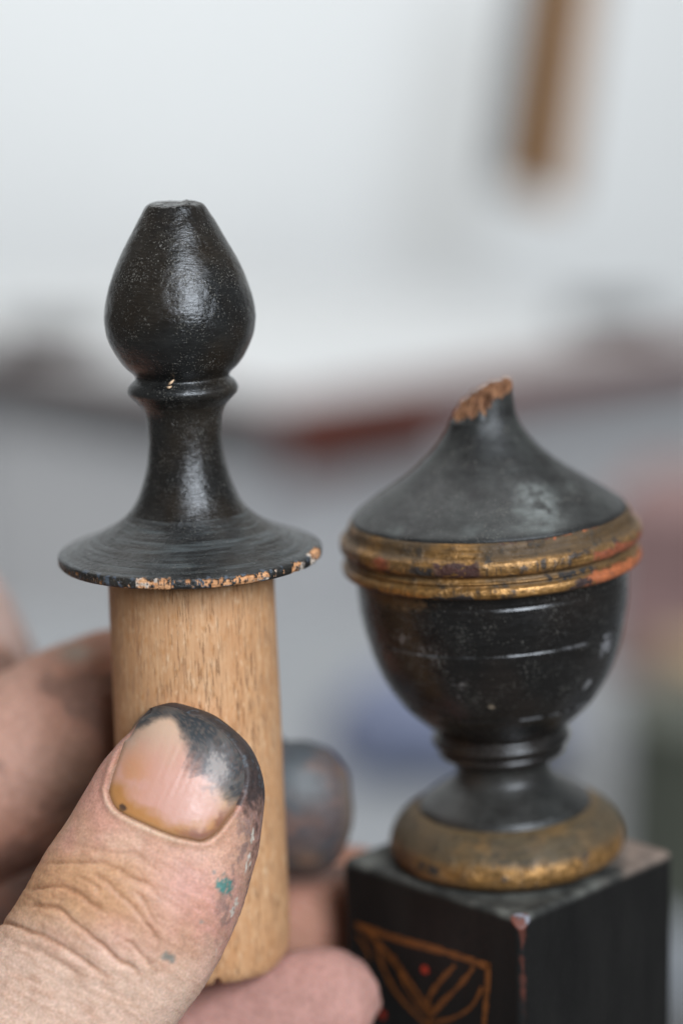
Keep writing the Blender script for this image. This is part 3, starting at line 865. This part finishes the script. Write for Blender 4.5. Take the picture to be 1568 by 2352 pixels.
# ================================================================== HAND
def tube(ctrl, nu=14, nv=72, n_sup=2.0):
    """ctrl: rows of px, py, k, half width, front height, back height -> closed tube vertices/faces"""
    C = catmull(np.array(ctrl, float), nu)
    C[:, 3:] = np.maximum(C[:, 3:], 2.0)
    P = np.array([at(*c[:3]) for c in C])
    T = np.gradient(P, axis=0); T /= np.linalg.norm(T, axis=1)[:, None]
    Dv = np.tile(-FWD, (len(P), 1)); Dv = Dv - (Dv * T).sum(1)[:, None] * T; Dv /= np.linalg.norm(Dv, axis=1)[:, None]
    Lv = np.cross(T, Dv)
    sc = S * (F + C[:, 2]) / F
    ph = np.linspace(0, 2 * np.pi, nv, endpoint=False)
    e = 2.0 / n_sup
    cx = np.sign(np.cos(ph)) * np.abs(np.cos(ph)) ** e; sx = np.sign(np.sin(ph)) * np.abs(np.sin(ph)) ** e
    V = []
    for i in range(len(P)):
        h = np.where(sx > 0, C[i, 4], C[i, 5])
        V.append(P[i] + (Lv[i][None] * (cx * C[i, 3])[:, None] + Dv[i][None] * (sx * h)[:, None]) * sc[i])
    V = np.vstack(V); n = len(P)
    i, j = np.meshgrid(np.arange(n - 1), np.arange(nv), indexing='ij')
    a = i * nv + j; b = i * nv + (j + 1) % nv
    Fq = [tuple(x) for x in np.stack([a, b, b + nv, a + nv], -1).reshape(-1, 4)]
    Fq.append(tuple(range(nv))[::-1]); Fq.append(tuple((n - 1) * nv + q for q in range(nv)))
    return V, Fq

THUMB_LR = [  # left and right side of the thumb, k, dorsal, palmar
    (400, 1614, 412, 1616, 24, 6, 6), (374, 1618, 450, 1626, 24, 40, 46), (345, 1626, 499, 1647, 24, 64, 74), (318, 1648, 547, 1684, 23, 90, 100), (292, 1687, 580, 1725, 21, 110, 120), (264, 1718, 602, 1778, 18, 126, 136),
    (238, 1747, 609, 1826, 14, 138, 148), (203, 1802, 603, 1891, 8, 148, 162), (165, 1867, 589, 1969, 0, 158, 180), (125, 1928, 563, 2065, -7, 168, 194), (88, 1987, 531, 2148, -10, 178, 200), (45, 2062, 479, 2251, -4, 184, 204),
    (5, 2120, 416, 2339, 8, 186, 205), (-75, 2205, 330, 2448, 26, 190, 210), (-220, 2390, 190, 2642, 70, 205, 225), (-350, 2570, 70, 2850, 140, 230, 250), (-560, 2850, -130, 3150, 240, 260, 280)]
THUMB = [((r[0] + r[2]) / 2, (r[1] + r[3]) / 2, r[4], math.hypot(r[2] - r[0], r[3] - r[1]) / 2, r[5], r[6]) for r in THUMB_LR]
def thumb_tube(nu=12, nv=96, n_sup=2.3):
    C = catmull(np.array(THUMB_LR, float), nu)
    ph = np.linspace(0, 2 * np.pi, nv, endpoint=False); e = 2 / n_sup
    cx = np.sign(np.cos(ph)) * np.abs(np.cos(ph)) ** e; sx = np.sign(np.sin(ph)) * np.abs(np.sin(ph)) ** e
    V = []
    for r in C:
        p0 = at(r[0], r[1], r[4]); p1 = at(r[2], r[3], r[4]); c = (p0 + p1) / 2
        view = (c - CAM) / np.linalg.norm(c - CAM)
        sc = S * (F + r[4]) / F
        h = np.where(sx > 0, max(r[5], 3), max(r[6], 3))
        V.append(c + (p1 - p0)[None] / 2 * cx[:, None] - view[None] * (sx * h)[:, None] * sc)
    n = len(V); V = np.vstack(V)
    i, j = np.meshgrid(np.arange(n - 1), np.arange(nv), indexing='ij')
    a = i * nv + j; b = i * nv + (j + 1) % nv
    Fq = [tuple(x) for x in np.stack([a, b, b + nv, a + nv], -1).reshape(-1, 4)]
    Fq.append(tuple(range(nv))[::-1]); Fq.append(tuple((n - 1) * nv + q for q in range(nv)))
    return V, Fq
INDEX = [(808, 1856, 660, 10, 10, 10), (803, 1856, 660, 55, 60, 60), (786, 1855, 660, 98, 100, 100), (750, 1854, 662, 135, 128, 128), (690, 1852, 668, 152, 140, 140), (600, 1838, 672, 150, 140, 140), (470, 1750, 690, 165, 150, 150), (330, 1650, 705, 195, 165, 160), (200, 1665, 690, 200, 170, 165), (60, 1755, 670, 205, 180, 170), (-120, 1860, 650, 220, 190, 180), (-360, 2000, 640, 260, 200, 200)]
MIDDLE = [(925, 2045, 930, 8, 8, 8), (915, 2044, 930, 50, 50, 50), (890, 2048, 930, 88, 90, 90), (840, 2060, 930, 120, 120, 120), (760, 2090, 920, 140, 135, 135), (640, 2130, 880, 145, 140, 140), (460, 2150, 830, 160, 150, 150), (250, 2120, 790, 190, 160, 160), (-50, 2130, 740, 215, 175, 175), (-380, 2280, 660, 230, 190, 190)]
RING = [(862, 2330, 440, 8, 8, 8), (858, 2328, 440, 50, 48, 48), (842, 2325, 440, 90, 88, 88), (805, 2322, 440, 128, 122, 122), (745, 2322, 442, 150, 135, 138), (660, 2345, 450, 152, 138, 140), (520, 2405, 470, 155, 142, 142), (330, 2480, 500, 165, 155, 155), (60, 2560, 530, 180, 165, 165), (-380, 2600, 520, 230, 190, 190)]
PALM = [(-300, 1275, 1900, 90, 90, 90), (-290, 1310, 1860, 210, 150, 150), (-300, 1440, 1720, 290, 200, 200), (-260, 1600, 1400, 355, 230, 230), (-330, 1800, 800, 400, 220, 220), (-460, 2200, 680, 440, 260, 260), (-520, 2600, 560, 440, 290, 280), (-560, 3000, 480, 400, 290, 270), (-600, 3300, 450, 350, 270, 250)]
bm = bmesh.new()
for spec, ns in ((None, 2.3), (INDEX, 2), (MIDDLE, 2), (RING, 2), (PALM, 2.2)):
    V, Fq = tube(spec, n_sup=ns) if spec else thumb_tube()
    vv = [bm.verts.new(v) for v in V]
    for f in Fq:
        bm.faces.new([vv[q] for q in f])
bmesh.ops.recalc_face_normals(bm, faces=bm.faces[:])
me = bpy.data.meshes.new('tmp'); bm.to_mesh(me); bm.free()
tmp = bpy.data.objects.new('tmp', me); COL.objects.link(tmp)
md = tmp.modifiers.new('r', 'REMESH'); md.mode = 'VOXEL'; md.voxel_size = 0.00026; md.adaptivity = 0
md = tmp.modifiers.new('s', 'SMOOTH'); md.factor = 0.5; md.iterations = 14
dg = bpy.context.evaluated_depsgraph_get()
hm = bpy.data.meshes.new_from_object(tmp.evaluated_get(dg))
bpy.data.objects.remove(tmp)
N = len(hm.vertices)
HV = np.empty(N * 3); hm.vertices.foreach_get('co', HV); HV = HV.reshape(-1, 3)
HN = np.empty(N * 3); hm.vertices.foreach_get('normal', HN); HN = HN.reshape(-1, 3)
bvh = BVHTree.FromPolygons([tuple(v) for v in HV], [tuple(p.vertices) for p in hm.polygons])

X, Y, K = proj(HV)
facing = -(HN @ FWD)

def poly_dist(X, Y, pts):
    """signed distance to a polyline and position along it (0..1)"""
    best = np.full(len(X), 1e9); pos = np.zeros(len(X)); sgn = np.ones(len(X))
    pts = np.asarray(pts, float); seg = np.hypot(*np.diff(pts, axis=0).T); cum = np.concatenate([[0], np.cumsum(seg)]); tot = cum[-1]
    for i in range(len(pts) - 1):
        a, b = pts[i], pts[i + 1]; d = b - a; L2 = d @ d
        t = np.clip(((X - a[0]) * d[0] + (Y - a[1]) * d[1]) / L2, 0, 1)
        px_, py_ = a[0] + t * d[0], a[1] + t * d[1]
        ds = np.hypot(X - px_, Y - py_)
        m = ds < best
        best[m] = ds[m]; pos[m] = (cum[i] + t[m] * seg[i]) / tot
        sgn[m] = np.sign(d[0] * (Y[m] - a[1]) - d[1] * (X[m] - a[0]))
    return best, pos, sgn

TS = catmull(np.array(THUMB, float), 14)
near_t = np.zeros(N, bool)
for row in TS[::3]:
    near_t |= (np.hypot(X - row[0], Y - row[1]) < row[3] * 1.12 + 14) & (np.abs(K - row[2]) < 260)
isthumb = (facing > -0.25) & near_t
# --- nail outline (same 1568x2352 units)
NAIL = np.array([(250, 1814), (258, 1781), (272, 1742), (284, 1708), (300, 1672), (317, 1645), (340, 1629), (370, 1622), (402, 1626), (436, 1640), (471, 1651), (511, 1679), (539, 1711), (558, 1748), (563, 1786), (555, 1823), (539, 1856), (516, 1890), (494, 1915), (466, 1931), (432, 1927), (388, 1915), (346, 1898), (304, 1879), (273, 1862), (256, 1840)], float)
NC = catmull(np.vstack([NAIL, NAIL[:1]]), 6)
def inside(X, Y, poly):
    c_ = np.zeros(len(X), bool); n = len(poly)
    for i in range(n):
        x0, y0 = poly[i]; x1, y1 = poly[(i + 1) % n]
        if y0 == y1: continue
        m = ((y0 > Y) != (y1 > Y)) & (X < (x1 - x0) * (Y - y0) / (y1 - y0) + x0)
        c_ ^= m
    return c_
sel = np.where(isthumb & (X > 150) & (X < 680) & (Y > 1540) & (Y < 2010))[0]
nd, npos, _ = poly_dist(X[sel], Y[sel], NC)
nin = inside(X[sel], Y[sel], NC[:-1])
sd = np.where(nin, -nd, nd)                     # negative inside the nail
disp = np.zeros(N)                              # metres along the normal
basey = sstep(1700, 1760, Y[sel])               # fold only along sides and base
fold = np.exp(-((sd - 9) / 9.0) ** 2) * 0.00028 * (0.35 + 0.65 * basey)
sink = -0.00050 * sstep(2, -7, sd)
crev = -0.00025 * np.exp(-((sd + 1) / 4.0) ** 2) * (0.3 + .7 * basey)
disp[sel] += fold + sink + crev

def Z6(pts): return [(x / 2.778, 1944.3 + y / 2.778) for x, y in pts]
CREASES = [  # points (zoomed photo units), depth in mm, half width
    (Z6([(-60, 495), (60, 488), (180, 530), (300, 582), (400, 640), (480, 690), (560, 745), (640, 792), (720, 850)]), .50, 7),
    (Z6([(130, 385), (220, 372), (320, 378), (400, 420), (480, 485), (560, 550), (640, 620), (720, 690), (790, 745), (870, 802), (940, 870)]), .62, 7.5),
    (Z6([(170, 300), (270, 262), (330, 258), (400, 262), (470, 285), (530, 320), (590, 360), (650, 410), (710, 455)]), .50, 7),
    (Z6([(560, 165), (640, 200), (700, 240), (740, 285), (800, 340), (870, 420), (930, 485), (980, 545), (1010, 605), (1020, 690)]), .36, 6.5),
    (Z6([(250, 125), (330, 105), (450, 95), (560, 95), (650, 105), (740, 140), (830, 185), (920, 235), (990, 285), (1040, 335)]), .34, 6.5),
    (Z6([(790, 595), (850, 630), (880, 670), (930, 715), (985, 770)]), .36, 6),
    (Z6([(870, 290), (920, 350), (960, 430), (1000, 500)]), .24, 6),
    (Z6([(120, 610), (230, 660), (340, 715), (440, 775), (540, 850)]), .16, 9),
    (Z6([(620, 880), (700, 920), (800, 960), (900, 1010)]), .14, 8),
    (Z6([(430, -20), (560, 0), (700, 30), (830, 40), (900, 60), (970, 120)]), .16, 7),
    (Z6([(480, 190), (560, 215), (620, 260), (660, 310)]), .20, 6),
    (Z6([(320, 320), (380, 350), (420, 345)]), .18, 6),
    (Z6([(0, 760), (120, 810), (260, 880), (380, 960)]), .12, 9),
]
cre = np.zeros(N)
tm = np.where(isthumb & (Y > 1900))[0]
jx = (fbm(np.stack([X[tm] / 34, Y[tm] / 34, 0 * X[tm]], 1), 5, 3) - .5) * 12
jy = (fbm(np.stack([X[tm] / 34, Y[tm] / 34, 0 * X[tm] + 9], 1), 6, 3) - .5) * 12
for pts, dep, wd in CREASES:
    d_, p_, s_ = poly_dist(X[tm] + jx, Y[tm] + jy, pts)
    taper = sstep(0, .12, p_) * sstep(1, .80, p_)
    x = d_ / (wd * .68)
    disp[tm] += (-.66 * dep * np.exp(-x ** 2) + 0.10 * dep * np.exp(-((d_ - 2.6 * wd) / (1.9 * wd)) ** 2)) * 0.001 * taper
    cre[tm] = np.maximum(cre[tm], np.exp(-x ** 2 * 1.2) * taper * min(1, dep / .45))
# soft lumps and cross-hatched skin lines
disp += (fbm(HV * 260, 101, 2) - .5) * 0.00022
thx = np.where(isthumb)[0]
ua = (X * 0.86 + Y * 0.5); va = (-X * 0.5 + Y * 0.86)
ln1 = fbm(np.stack([ua[thx] / 46, va[thx] / 8.5, 0 * thx], 1), 111, 3)
ln2 = fbm(np.stack([X[thx] / 9 + Y[thx] / 30, Y[thx] / 34 - X[thx] / 60, 0 * thx], 1), 113, 3)
disp[thx] += ((ln1 - .5) * 0.00014 + (ln2 - .5) * 0.00010) * sstep(1880, 1960, Y[thx])
fl1 = np.zeros(N); fl1[thx] = sstep(.56, .70, ln1) * sstep(1880, 1960, Y[thx])
disp += np.where(~near_t, (fbm(HV * 120, 161, 3) - .5) * 0.0016, 0)
HV2 = HV + HN * disp[:, None]
hm.vertices.foreach_set('co', HV2.astype(np.float32).ravel()); hm.update()

# --- colours of the skin
n1 = fbm(HV * 420, 121, 4); n2 = fbm(HV * 130, 123, 3); n3 = fbm(HV * 1500, 125, 3)
SK = np.tile(np.array([0.54, 0.305, 0.205]), (N, 1))
SK = mixc(SK, (0.60, 0.31, 0.235), sstep(.40, .66, n2))
SK = mixc(SK, (0.50, 0.29, 0.18), 0.6 * sstep(.50, .72, n1))
SK = mixc(SK, (0.65, 0.42, 0.31), 0.5 * sstep(.52, .70, fbm(HV * 240, 131)))
yj = Y + (n2 - .5) * 60
SK = mixc(SK, (0.55, 0.305, 0.155), isthumb * 0.8 * sstep(2190, 2080, yj) * sstep(1930, 2010, yj) * sstep(470, 260, X))    # tanned knuckle folds
SK = mixc(SK, (0.61, 0.325, 0.265), isthumb * 0.75 * np.exp(-((X - 430) / 90) ** 2 - ((Y - 2040) / 90) ** 2))               # pink beside the nail
SK = mixc(SK, (0.70, 0.50, 0.39), isthumb * 0.85 * sstep(2060, 2260, yj + .25 * (200 - X)))
SK = mixc(SK, (0.40, 0.20, 0.115), 0.30 * fl1)
SK = mixc(SK, (0.34, 0.15, 0.075), 0.72 * cre)
# paint stains round the tip and along the right side of the thumb
RIGHT = [(318, 1640), (350, 1620), (390, 1614), (440, 1620), (490, 1638), (540, 1674), (575, 1715), (600, 1770), (608, 1820), (604, 1880), (592, 1950), (572, 2035), (546, 2110), (512, 2190), (470, 2262)]
rd, rp, _ = poly_dist(X, Y, RIGHT)
q = n1 * .5 + n3 * .5
wband = 60 * sstep(.0, .16, rp) * sstep(.70, .44, rp) + 16
stain = isthumb * sstep(0.10, -0.10, (rd / np.maximum(wband, 1)) - 0.85 + (q - .5) * 1.5) * sstep(.72, .44, rp + (q - .5) * .55)
SK = mixc(SK, (0.018, 0.022, 0.025), stain * (.88 + .12 * n3))
SK = mixc(SK, (0.10, 0.12, 0.14), stain * .6 * sstep(.60, .68, n3))
speck_r = (1 - stain) * isthumb * sstep(90, 20, rd) * sstep(.40, .5, rp) * sstep(.98, .75, rp)
SK = mixc(SK, (0.16, 0.11, 0.10), speck_r * sstep(.54, .62, q) * .8)
SK = mixc(SK, (0.30, 0.20, 0.18), speck_r * .35)
fl = isthumb * np.exp(-((rd - 15) / 9) ** 2) * np.maximum.reduce([np.exp(-((Y - 1985) / 32) ** 2), np.exp(-((Y - 2078) / 36) ** 2), .55 * np.exp(-((Y - 1920) / 40) ** 2), .5 * np.exp(-((Y - 2170) / 50) ** 2)])
nfl = fbm(HV * 1900, 151, 2)
SK = mixc(SK, (0.56, 0.53, 0.46), .9 * sstep(.60, .72, fl * .42 + nfl * .68) * sstep(.08, .3, fl))
gr = isthumb * np.exp(-((X - 515) / 20) ** 2 - ((Y - 2035) / 30) ** 2)
hatch = vnoise(np.stack([ua / 5, va / 9, 0 * X], 1), 7)
SK = mixc(SK, (0.02, 0.20, 0.18), .85 * sstep(.36, .56, gr * .6 + (hatch - .3) * .45) * sstep(.12, .35, gr))
gs = isthumb * np.maximum.reduce([np.exp(-((X - 385) / 22) ** 2 - ((Y - 2196) / 18) ** 2), np.exp(-((X - 462) / 7) ** 2 - ((Y - 2117) / 6) ** 2), np.exp(-((X - 494) / 7) ** 2 - ((Y - 2005) / 8) ** 2)])
SK = mixc(SK, (0.14, 0.20, 0.19), .7 * sstep(.40, .62, gs * .55 + (n3 - .25) * .6) * sstep(.1, .3, gs))
# tidy brown line just outside the nail
ol = np.zeros(N); ol[sel] = np.exp(-((sd - 1) / 3.2) ** 2) * (0.35 + .65 * basey)
SK = mixc(SK, (0.16, 0.075, 0.025), .75 * ol * (1 - stain))
lt = np.zeros(N); lt[sel] = np.exp(-((sd - 10) / 4.5) ** 2) * sstep(1780, 1850, Y[sel]) * sstep(470, 380, X[sel])
SK = mixc(SK, (0.74, 0.56, 0.40), .6 * lt * (1 - stain))
# index fingertip blackened, other fingers redder
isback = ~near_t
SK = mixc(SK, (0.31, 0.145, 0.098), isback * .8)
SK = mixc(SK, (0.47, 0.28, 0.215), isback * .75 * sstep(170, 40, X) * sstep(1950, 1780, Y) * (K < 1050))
SK = mixc(SK, (0.115, 0.07, 0.046), isback * .85 * np.exp(-((X - 185) / 120) ** 2 - ((Y - 1830) / 180) ** 2) * (X < 400))  # dirt and the shade beside the thumb, both painted into the skin
SK = mixc(SK, (0.13, 0.065, 0.045), isback * .8 * (X < 420) * sstep(1900, 2000, Y))  # shadow behind the thumb painted into the lower fingers
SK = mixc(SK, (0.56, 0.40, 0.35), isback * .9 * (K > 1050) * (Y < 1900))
tipm = isback * sstep(600, 660, X) * sstep(2050, 1990, Y) * (K < 830)
nt = fbm(HV * 210, 143, 3)
SK = mixc(SK, (0.042, 0.048, 0.055), tipm * (.86 + .14 * sstep(.38, .52, n2)))
SK = mixc(SK, (0.15, 0.085, 0.065), tipm * .7 * sstep(.52, .66, nt))
SK = mixc(SK, (0.16, 0.12, 0.09), tipm * .6 * sstep(775, 800, X))
SK = mixc(SK, (0.24, 0.14, 0.09), tipm * .7 * np.exp(-((X - 705) / 40) ** 2 - ((Y - 1975) / 26) ** 2))
SK = mixc(SK, (0.19, 0.22, 0.23), tipm * .6 * np.exp(-((X - 700) / 60) ** 2 - ((Y - 1800) / 50) ** 2))  # light blue highlight painted on the blackened fingertip
dirt = isback * (X < 300) * sstep(.50, .64, n2)
SK = mixc(SK, (0.13, 0.075, 0.055), dirt * .7)
SK = mixc(SK, (0.30, 0.34, 0.30), isback * .5 * np.exp(-((X - 175) / 40) ** 2 - ((Y - 1500) / 24) ** 2))
isring = isback * (Y > 2130) * (K < 640)
SK = mixc(SK, (0.46, 0.255, 0.22), isring * .8)

def skin_mat():
    t = NT('working_hand_skin'); o = t.obj()
    col = t.attr('col').outputs['Color']
    v = t.node('ShaderNodeTexVoronoi'); v.inputs['Scale'].default_value = 1500; t.link(o, v.inputs['Vector'])
    f = t.noise(o, 3200, 4, .6); g = t.noise(o, 700, 4, .6)
    c = t.mix(1.0, col, t.mix(t.ramp(f, .3, .7), (.78, .75, .72), (1.17, 1.17, 1.17)), 'MULTIPLY')
    c = t.mix(1.0, c, t.mix(t.ramp(g, .3, .7), (.88, .86, .84), (1.1, 1.1, 1.1)), 'MULTIPLY')
    t.link(c, t.b.inputs['Base Color'])
    t.link(t.math('ADD', t.attr('rough').outputs['Fac'], t.ramp(f, .3, .7, -.07, .07)), t.b.inputs['Roughness'])
    t.link(t.attr('sss').outputs['Fac'], t.b.inputs['Subsurface Weight'])
    t.b.inputs['Subsurface Radius'].default_value = (1.0, 0.35, 0.18)
    t.b.inputs['Subsurface Scale'].default_value = 0.0010
    t.b.inputs['Specular IOR Level'].default_value = 0.30
    n1_ = t.bump(v.outputs['Distance'], 0.00003, .7)
    n2_ = t.bump(f, 0.00004, .8, n1_)
    t.link(t.bump(g, 0.00012, .7, n2_), t.b.inputs['Normal'])
    return t.m
hm.name = 'hand'
hand = bpy.data.objects.new('hand', hm); COL.objects.link(hand)
hm.materials.clear(); hm.materials.append(skin_mat())
hm.polygons.foreach_set('use_smooth', np.ones(len(hm.polygons), bool))
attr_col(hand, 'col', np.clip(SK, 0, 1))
attr_f(hand, 'sss', 0.30 * (1 - np.clip(stain + tipm, 0, 1)))
attr_f(hand, 'rough', 0.50 + .25 * isback + 0.02 * stain + 0.1 * (n1 - .5))
tag(hand, 'paint-stained hand gripping the wooden peg, thumb in front with blackened nail', 'hand')

# --- thumbnail
nr, na = 46, len(NC) - 1
cx, cy = 408, 1785
Vn = []; info = []
for q in range(nr):
    f = 1 - q / (nr - 1) * 0.995
    for j in range(na):
        x = cx + (NC[j, 0] - cx) * f; y = cy + (NC[j, 1] - cy) * f
        d_ = Vector(at(x, y, 0) - CAM).normalized()
        hit, nn_, _, dist = bvh.ray_cast(Vector(CAM), d_)
        if hit is None:
            hit = Vector(at(x, y, 20)); nn_ = Vector(-FWD)
        p = np.array(hit); nn_ = np.array(nn_)
        Vn.append(p); info.append((x, y, f, *nn_))
Vn = np.array(Vn); info = np.array(info)
x, y, f = info[:, 0], info[:, 1], info[:, 2]
G = Vn.reshape(nr, na, 3)
for _ in range(6):      # even out the sampled depths
    Gs = (np.roll(G, 1, 1) + np.roll(G, -1, 1)) / 2
    G[1:-1] = 0.5 * G[1:-1] + 0.25 * Gs[1:-1] + 0.125 * (G[:-2] + G[2:])
Vn = G.reshape(-1, 3)
free = sstep(1700, 1640, y - 0.45 * (x - 430).clip(0))      # towards the free edge
off = -0.00022 + 0.00050 * (1 - f ** 3)
off += 0.00034 * sstep(0.8, 1.0, f) * free
rid = (fbm(np.stack([(x * .92 + y * .38) / 9, (y * .92 - x * .38) / 160, 0 * x], 1), 71, 3) - .5) * 0.00006
Vn = Vn - FWD[None] * (off + rid)[:, None]
# side wall going down under the rim gives the plate its thickness
rimv = Vn[:na] + FWD[None] * 0.0006
Vt = np.vstack([rimv, Vn])
R2 = nr + 1
i, j = np.meshgrid(np.arange(R2 - 1), np.arange(na), indexing='ij')
a = i * na + j; b = i * na + (j + 1) % na
Fn = np.stack([a, a + na, b + na, b], -1).reshape(-1, 4)
x = np.concatenate([x[:na], x]); y = np.concatenate([y[:na], y]); f = np.concatenate([f[:na], f])
Pn = np.stack([x / 30, y / 30, 0 * x], 1)
m1 = fbm(Pn, 201, 4); m2 = fbm(Pn * 3.2, 203, 4); m3 = fbm(Pn * .6, 207, 3)
NCOL = np.tile(np.array([0.56, 0.30, 0.225]), (len(x), 1))
NCOL = mixc(NCOL, (0.58, 0.39, 0.27), sstep(1770, 1660, y + (m1 - .5) * 50))
NCOL = mixc(NCOL, (0.52, 0.235, 0.10), .75 * np.exp(-((x - 305) / 40) ** 2 - ((y - 1775) / 60) ** 2) * sstep(.35, .6, m1 + .1))
NCOL = mixc(NCOL, (0.55, 0.28, 0.21), .6 * np.exp(-((x - 370) / 60) ** 2 - ((y - 1835) / 50) ** 2))
bd, _, _ = poly_dist(x, y, [(258, 1830), (275, 1858), (304, 1876), (346, 1895), (388, 1912), (432, 1924), (466, 1928), (494, 1912), (516, 1887), (539, 1853), (556, 1815)])
NCOL = mixc(NCOL, (0.42, 0.185, 0.04), .85 * sstep(46, 8, bd + (m1 - .5) * 60))
NCOL = mixc(NCOL, (0.17, 0.05, 0.035), .8 * sstep(26, 4, bd + (m2 - .5) * 30) * sstep(380, 450, x + (m2 - .5) * 60))
NCOL = mixc(NCOL, (0.05, 0.03, 0.025), .9 * sstep(.45, .6, np.exp(-((x - 282) / 14) ** 2 - ((y - 1856) / 13) ** 2) * .8 + (m2 - .4) * .4))
NCOL = mixc(NCOL, (0.66, 0.50, 0.36), .7 * np.exp(-((x - 530) / 40) ** 2 - ((y - 1815) / 45) ** 2))
# black paint over the free edge and the right shoulder
tipd, tp, _ = poly_dist(x, y, [(318, 1645), (340, 1629), (370, 1622), (402, 1626), (436, 1640), (471, 1651), (511, 1679), (539, 1711), (558, 1748), (565, 1790)])
wd_ = 26 + 70 * sstep(.28, .52, tp) - 42 * sstep(.82, .98, tp)
m4 = fbm(Pn * 7, 211, 3)
bk = sstep(.55, -.38, tipd / wd_ - 1 + (m2 - .5) * .35 + (m1 - .5) * .7 + (m4 - .5) * .45)
NCOL = mixc(NCOL, (0.034, 0.038, 0.041), bk * (.88 + .12 * sstep(.35, .5, m4)))
NCOL = mixc(NCOL, (0.15, 0.125, 0.105), bk * .55 * sstep(.46, .70, m1 * .6 + m4 * .4))
gy = sstep(.22, .62, np.exp(-((x - 500) / 46) ** 2 - ((y - 1765) / 62) ** 2) * .8 + (m2 - .5) * .7)
NCOL = mixc(NCOL, (0.16, 0.15, 0.148), .66 * gy)
NCOL = mixc(NCOL, (0.42, 0.36, 0.32), .6 * sstep(.30, .72, np.exp(-((x - 500) / 34) ** 2 - ((y - 1765) / 46) ** 2) * .75 + (m4 - .5) * .7 + (m2 - .5) * .3))  # whitish sheen painted into the nail's colour
edge_ = sstep(.92, .99, f)
NCOL = mixc(NCOL, (0.22, 0.11, 0.045), .6 * edge_ * (1 - bk))
NR = 0.40 + 0.16 * bk * m2 + 0.18 * (m1 - .5) + .12 * (m2 - .5)
def nail_mat():
    t = NT('thumbnail_plate'); o = t.obj()
    t.link(t.attr('col').outputs['Color'], t.b.inputs['Base Color'])
    f = t.noise(o, 1800, 4)
    t.link(t.math('ADD', t.attr('rough').outputs['Fac'], t.ramp(f, .3, .7, -.05, .06)), t.b.inputs['Roughness'])
    t.b.inputs['Subsurface Weight'].default_value = 0.25
    t.b.inputs['Subsurface Radius'].default_value = (1, .4, .25); t.b.inputs['Subsurface Scale'].default_value = 0.001
    t.b.inputs['Specular IOR Level'].default_value = 0.42
    t.link(t.bump(f, 0.00003), t.b.inputs['Normal'])
    return t.m
nail = mesh_obj('thumbnail', Vt, Fn, nail_mat(), hand)
attr_col(nail, 'col', np.clip(NCOL, 0, 1)); attr_f(nail, 'rough', NR)
nail['label'] = 'thumbnail stained with black paint along its tip'
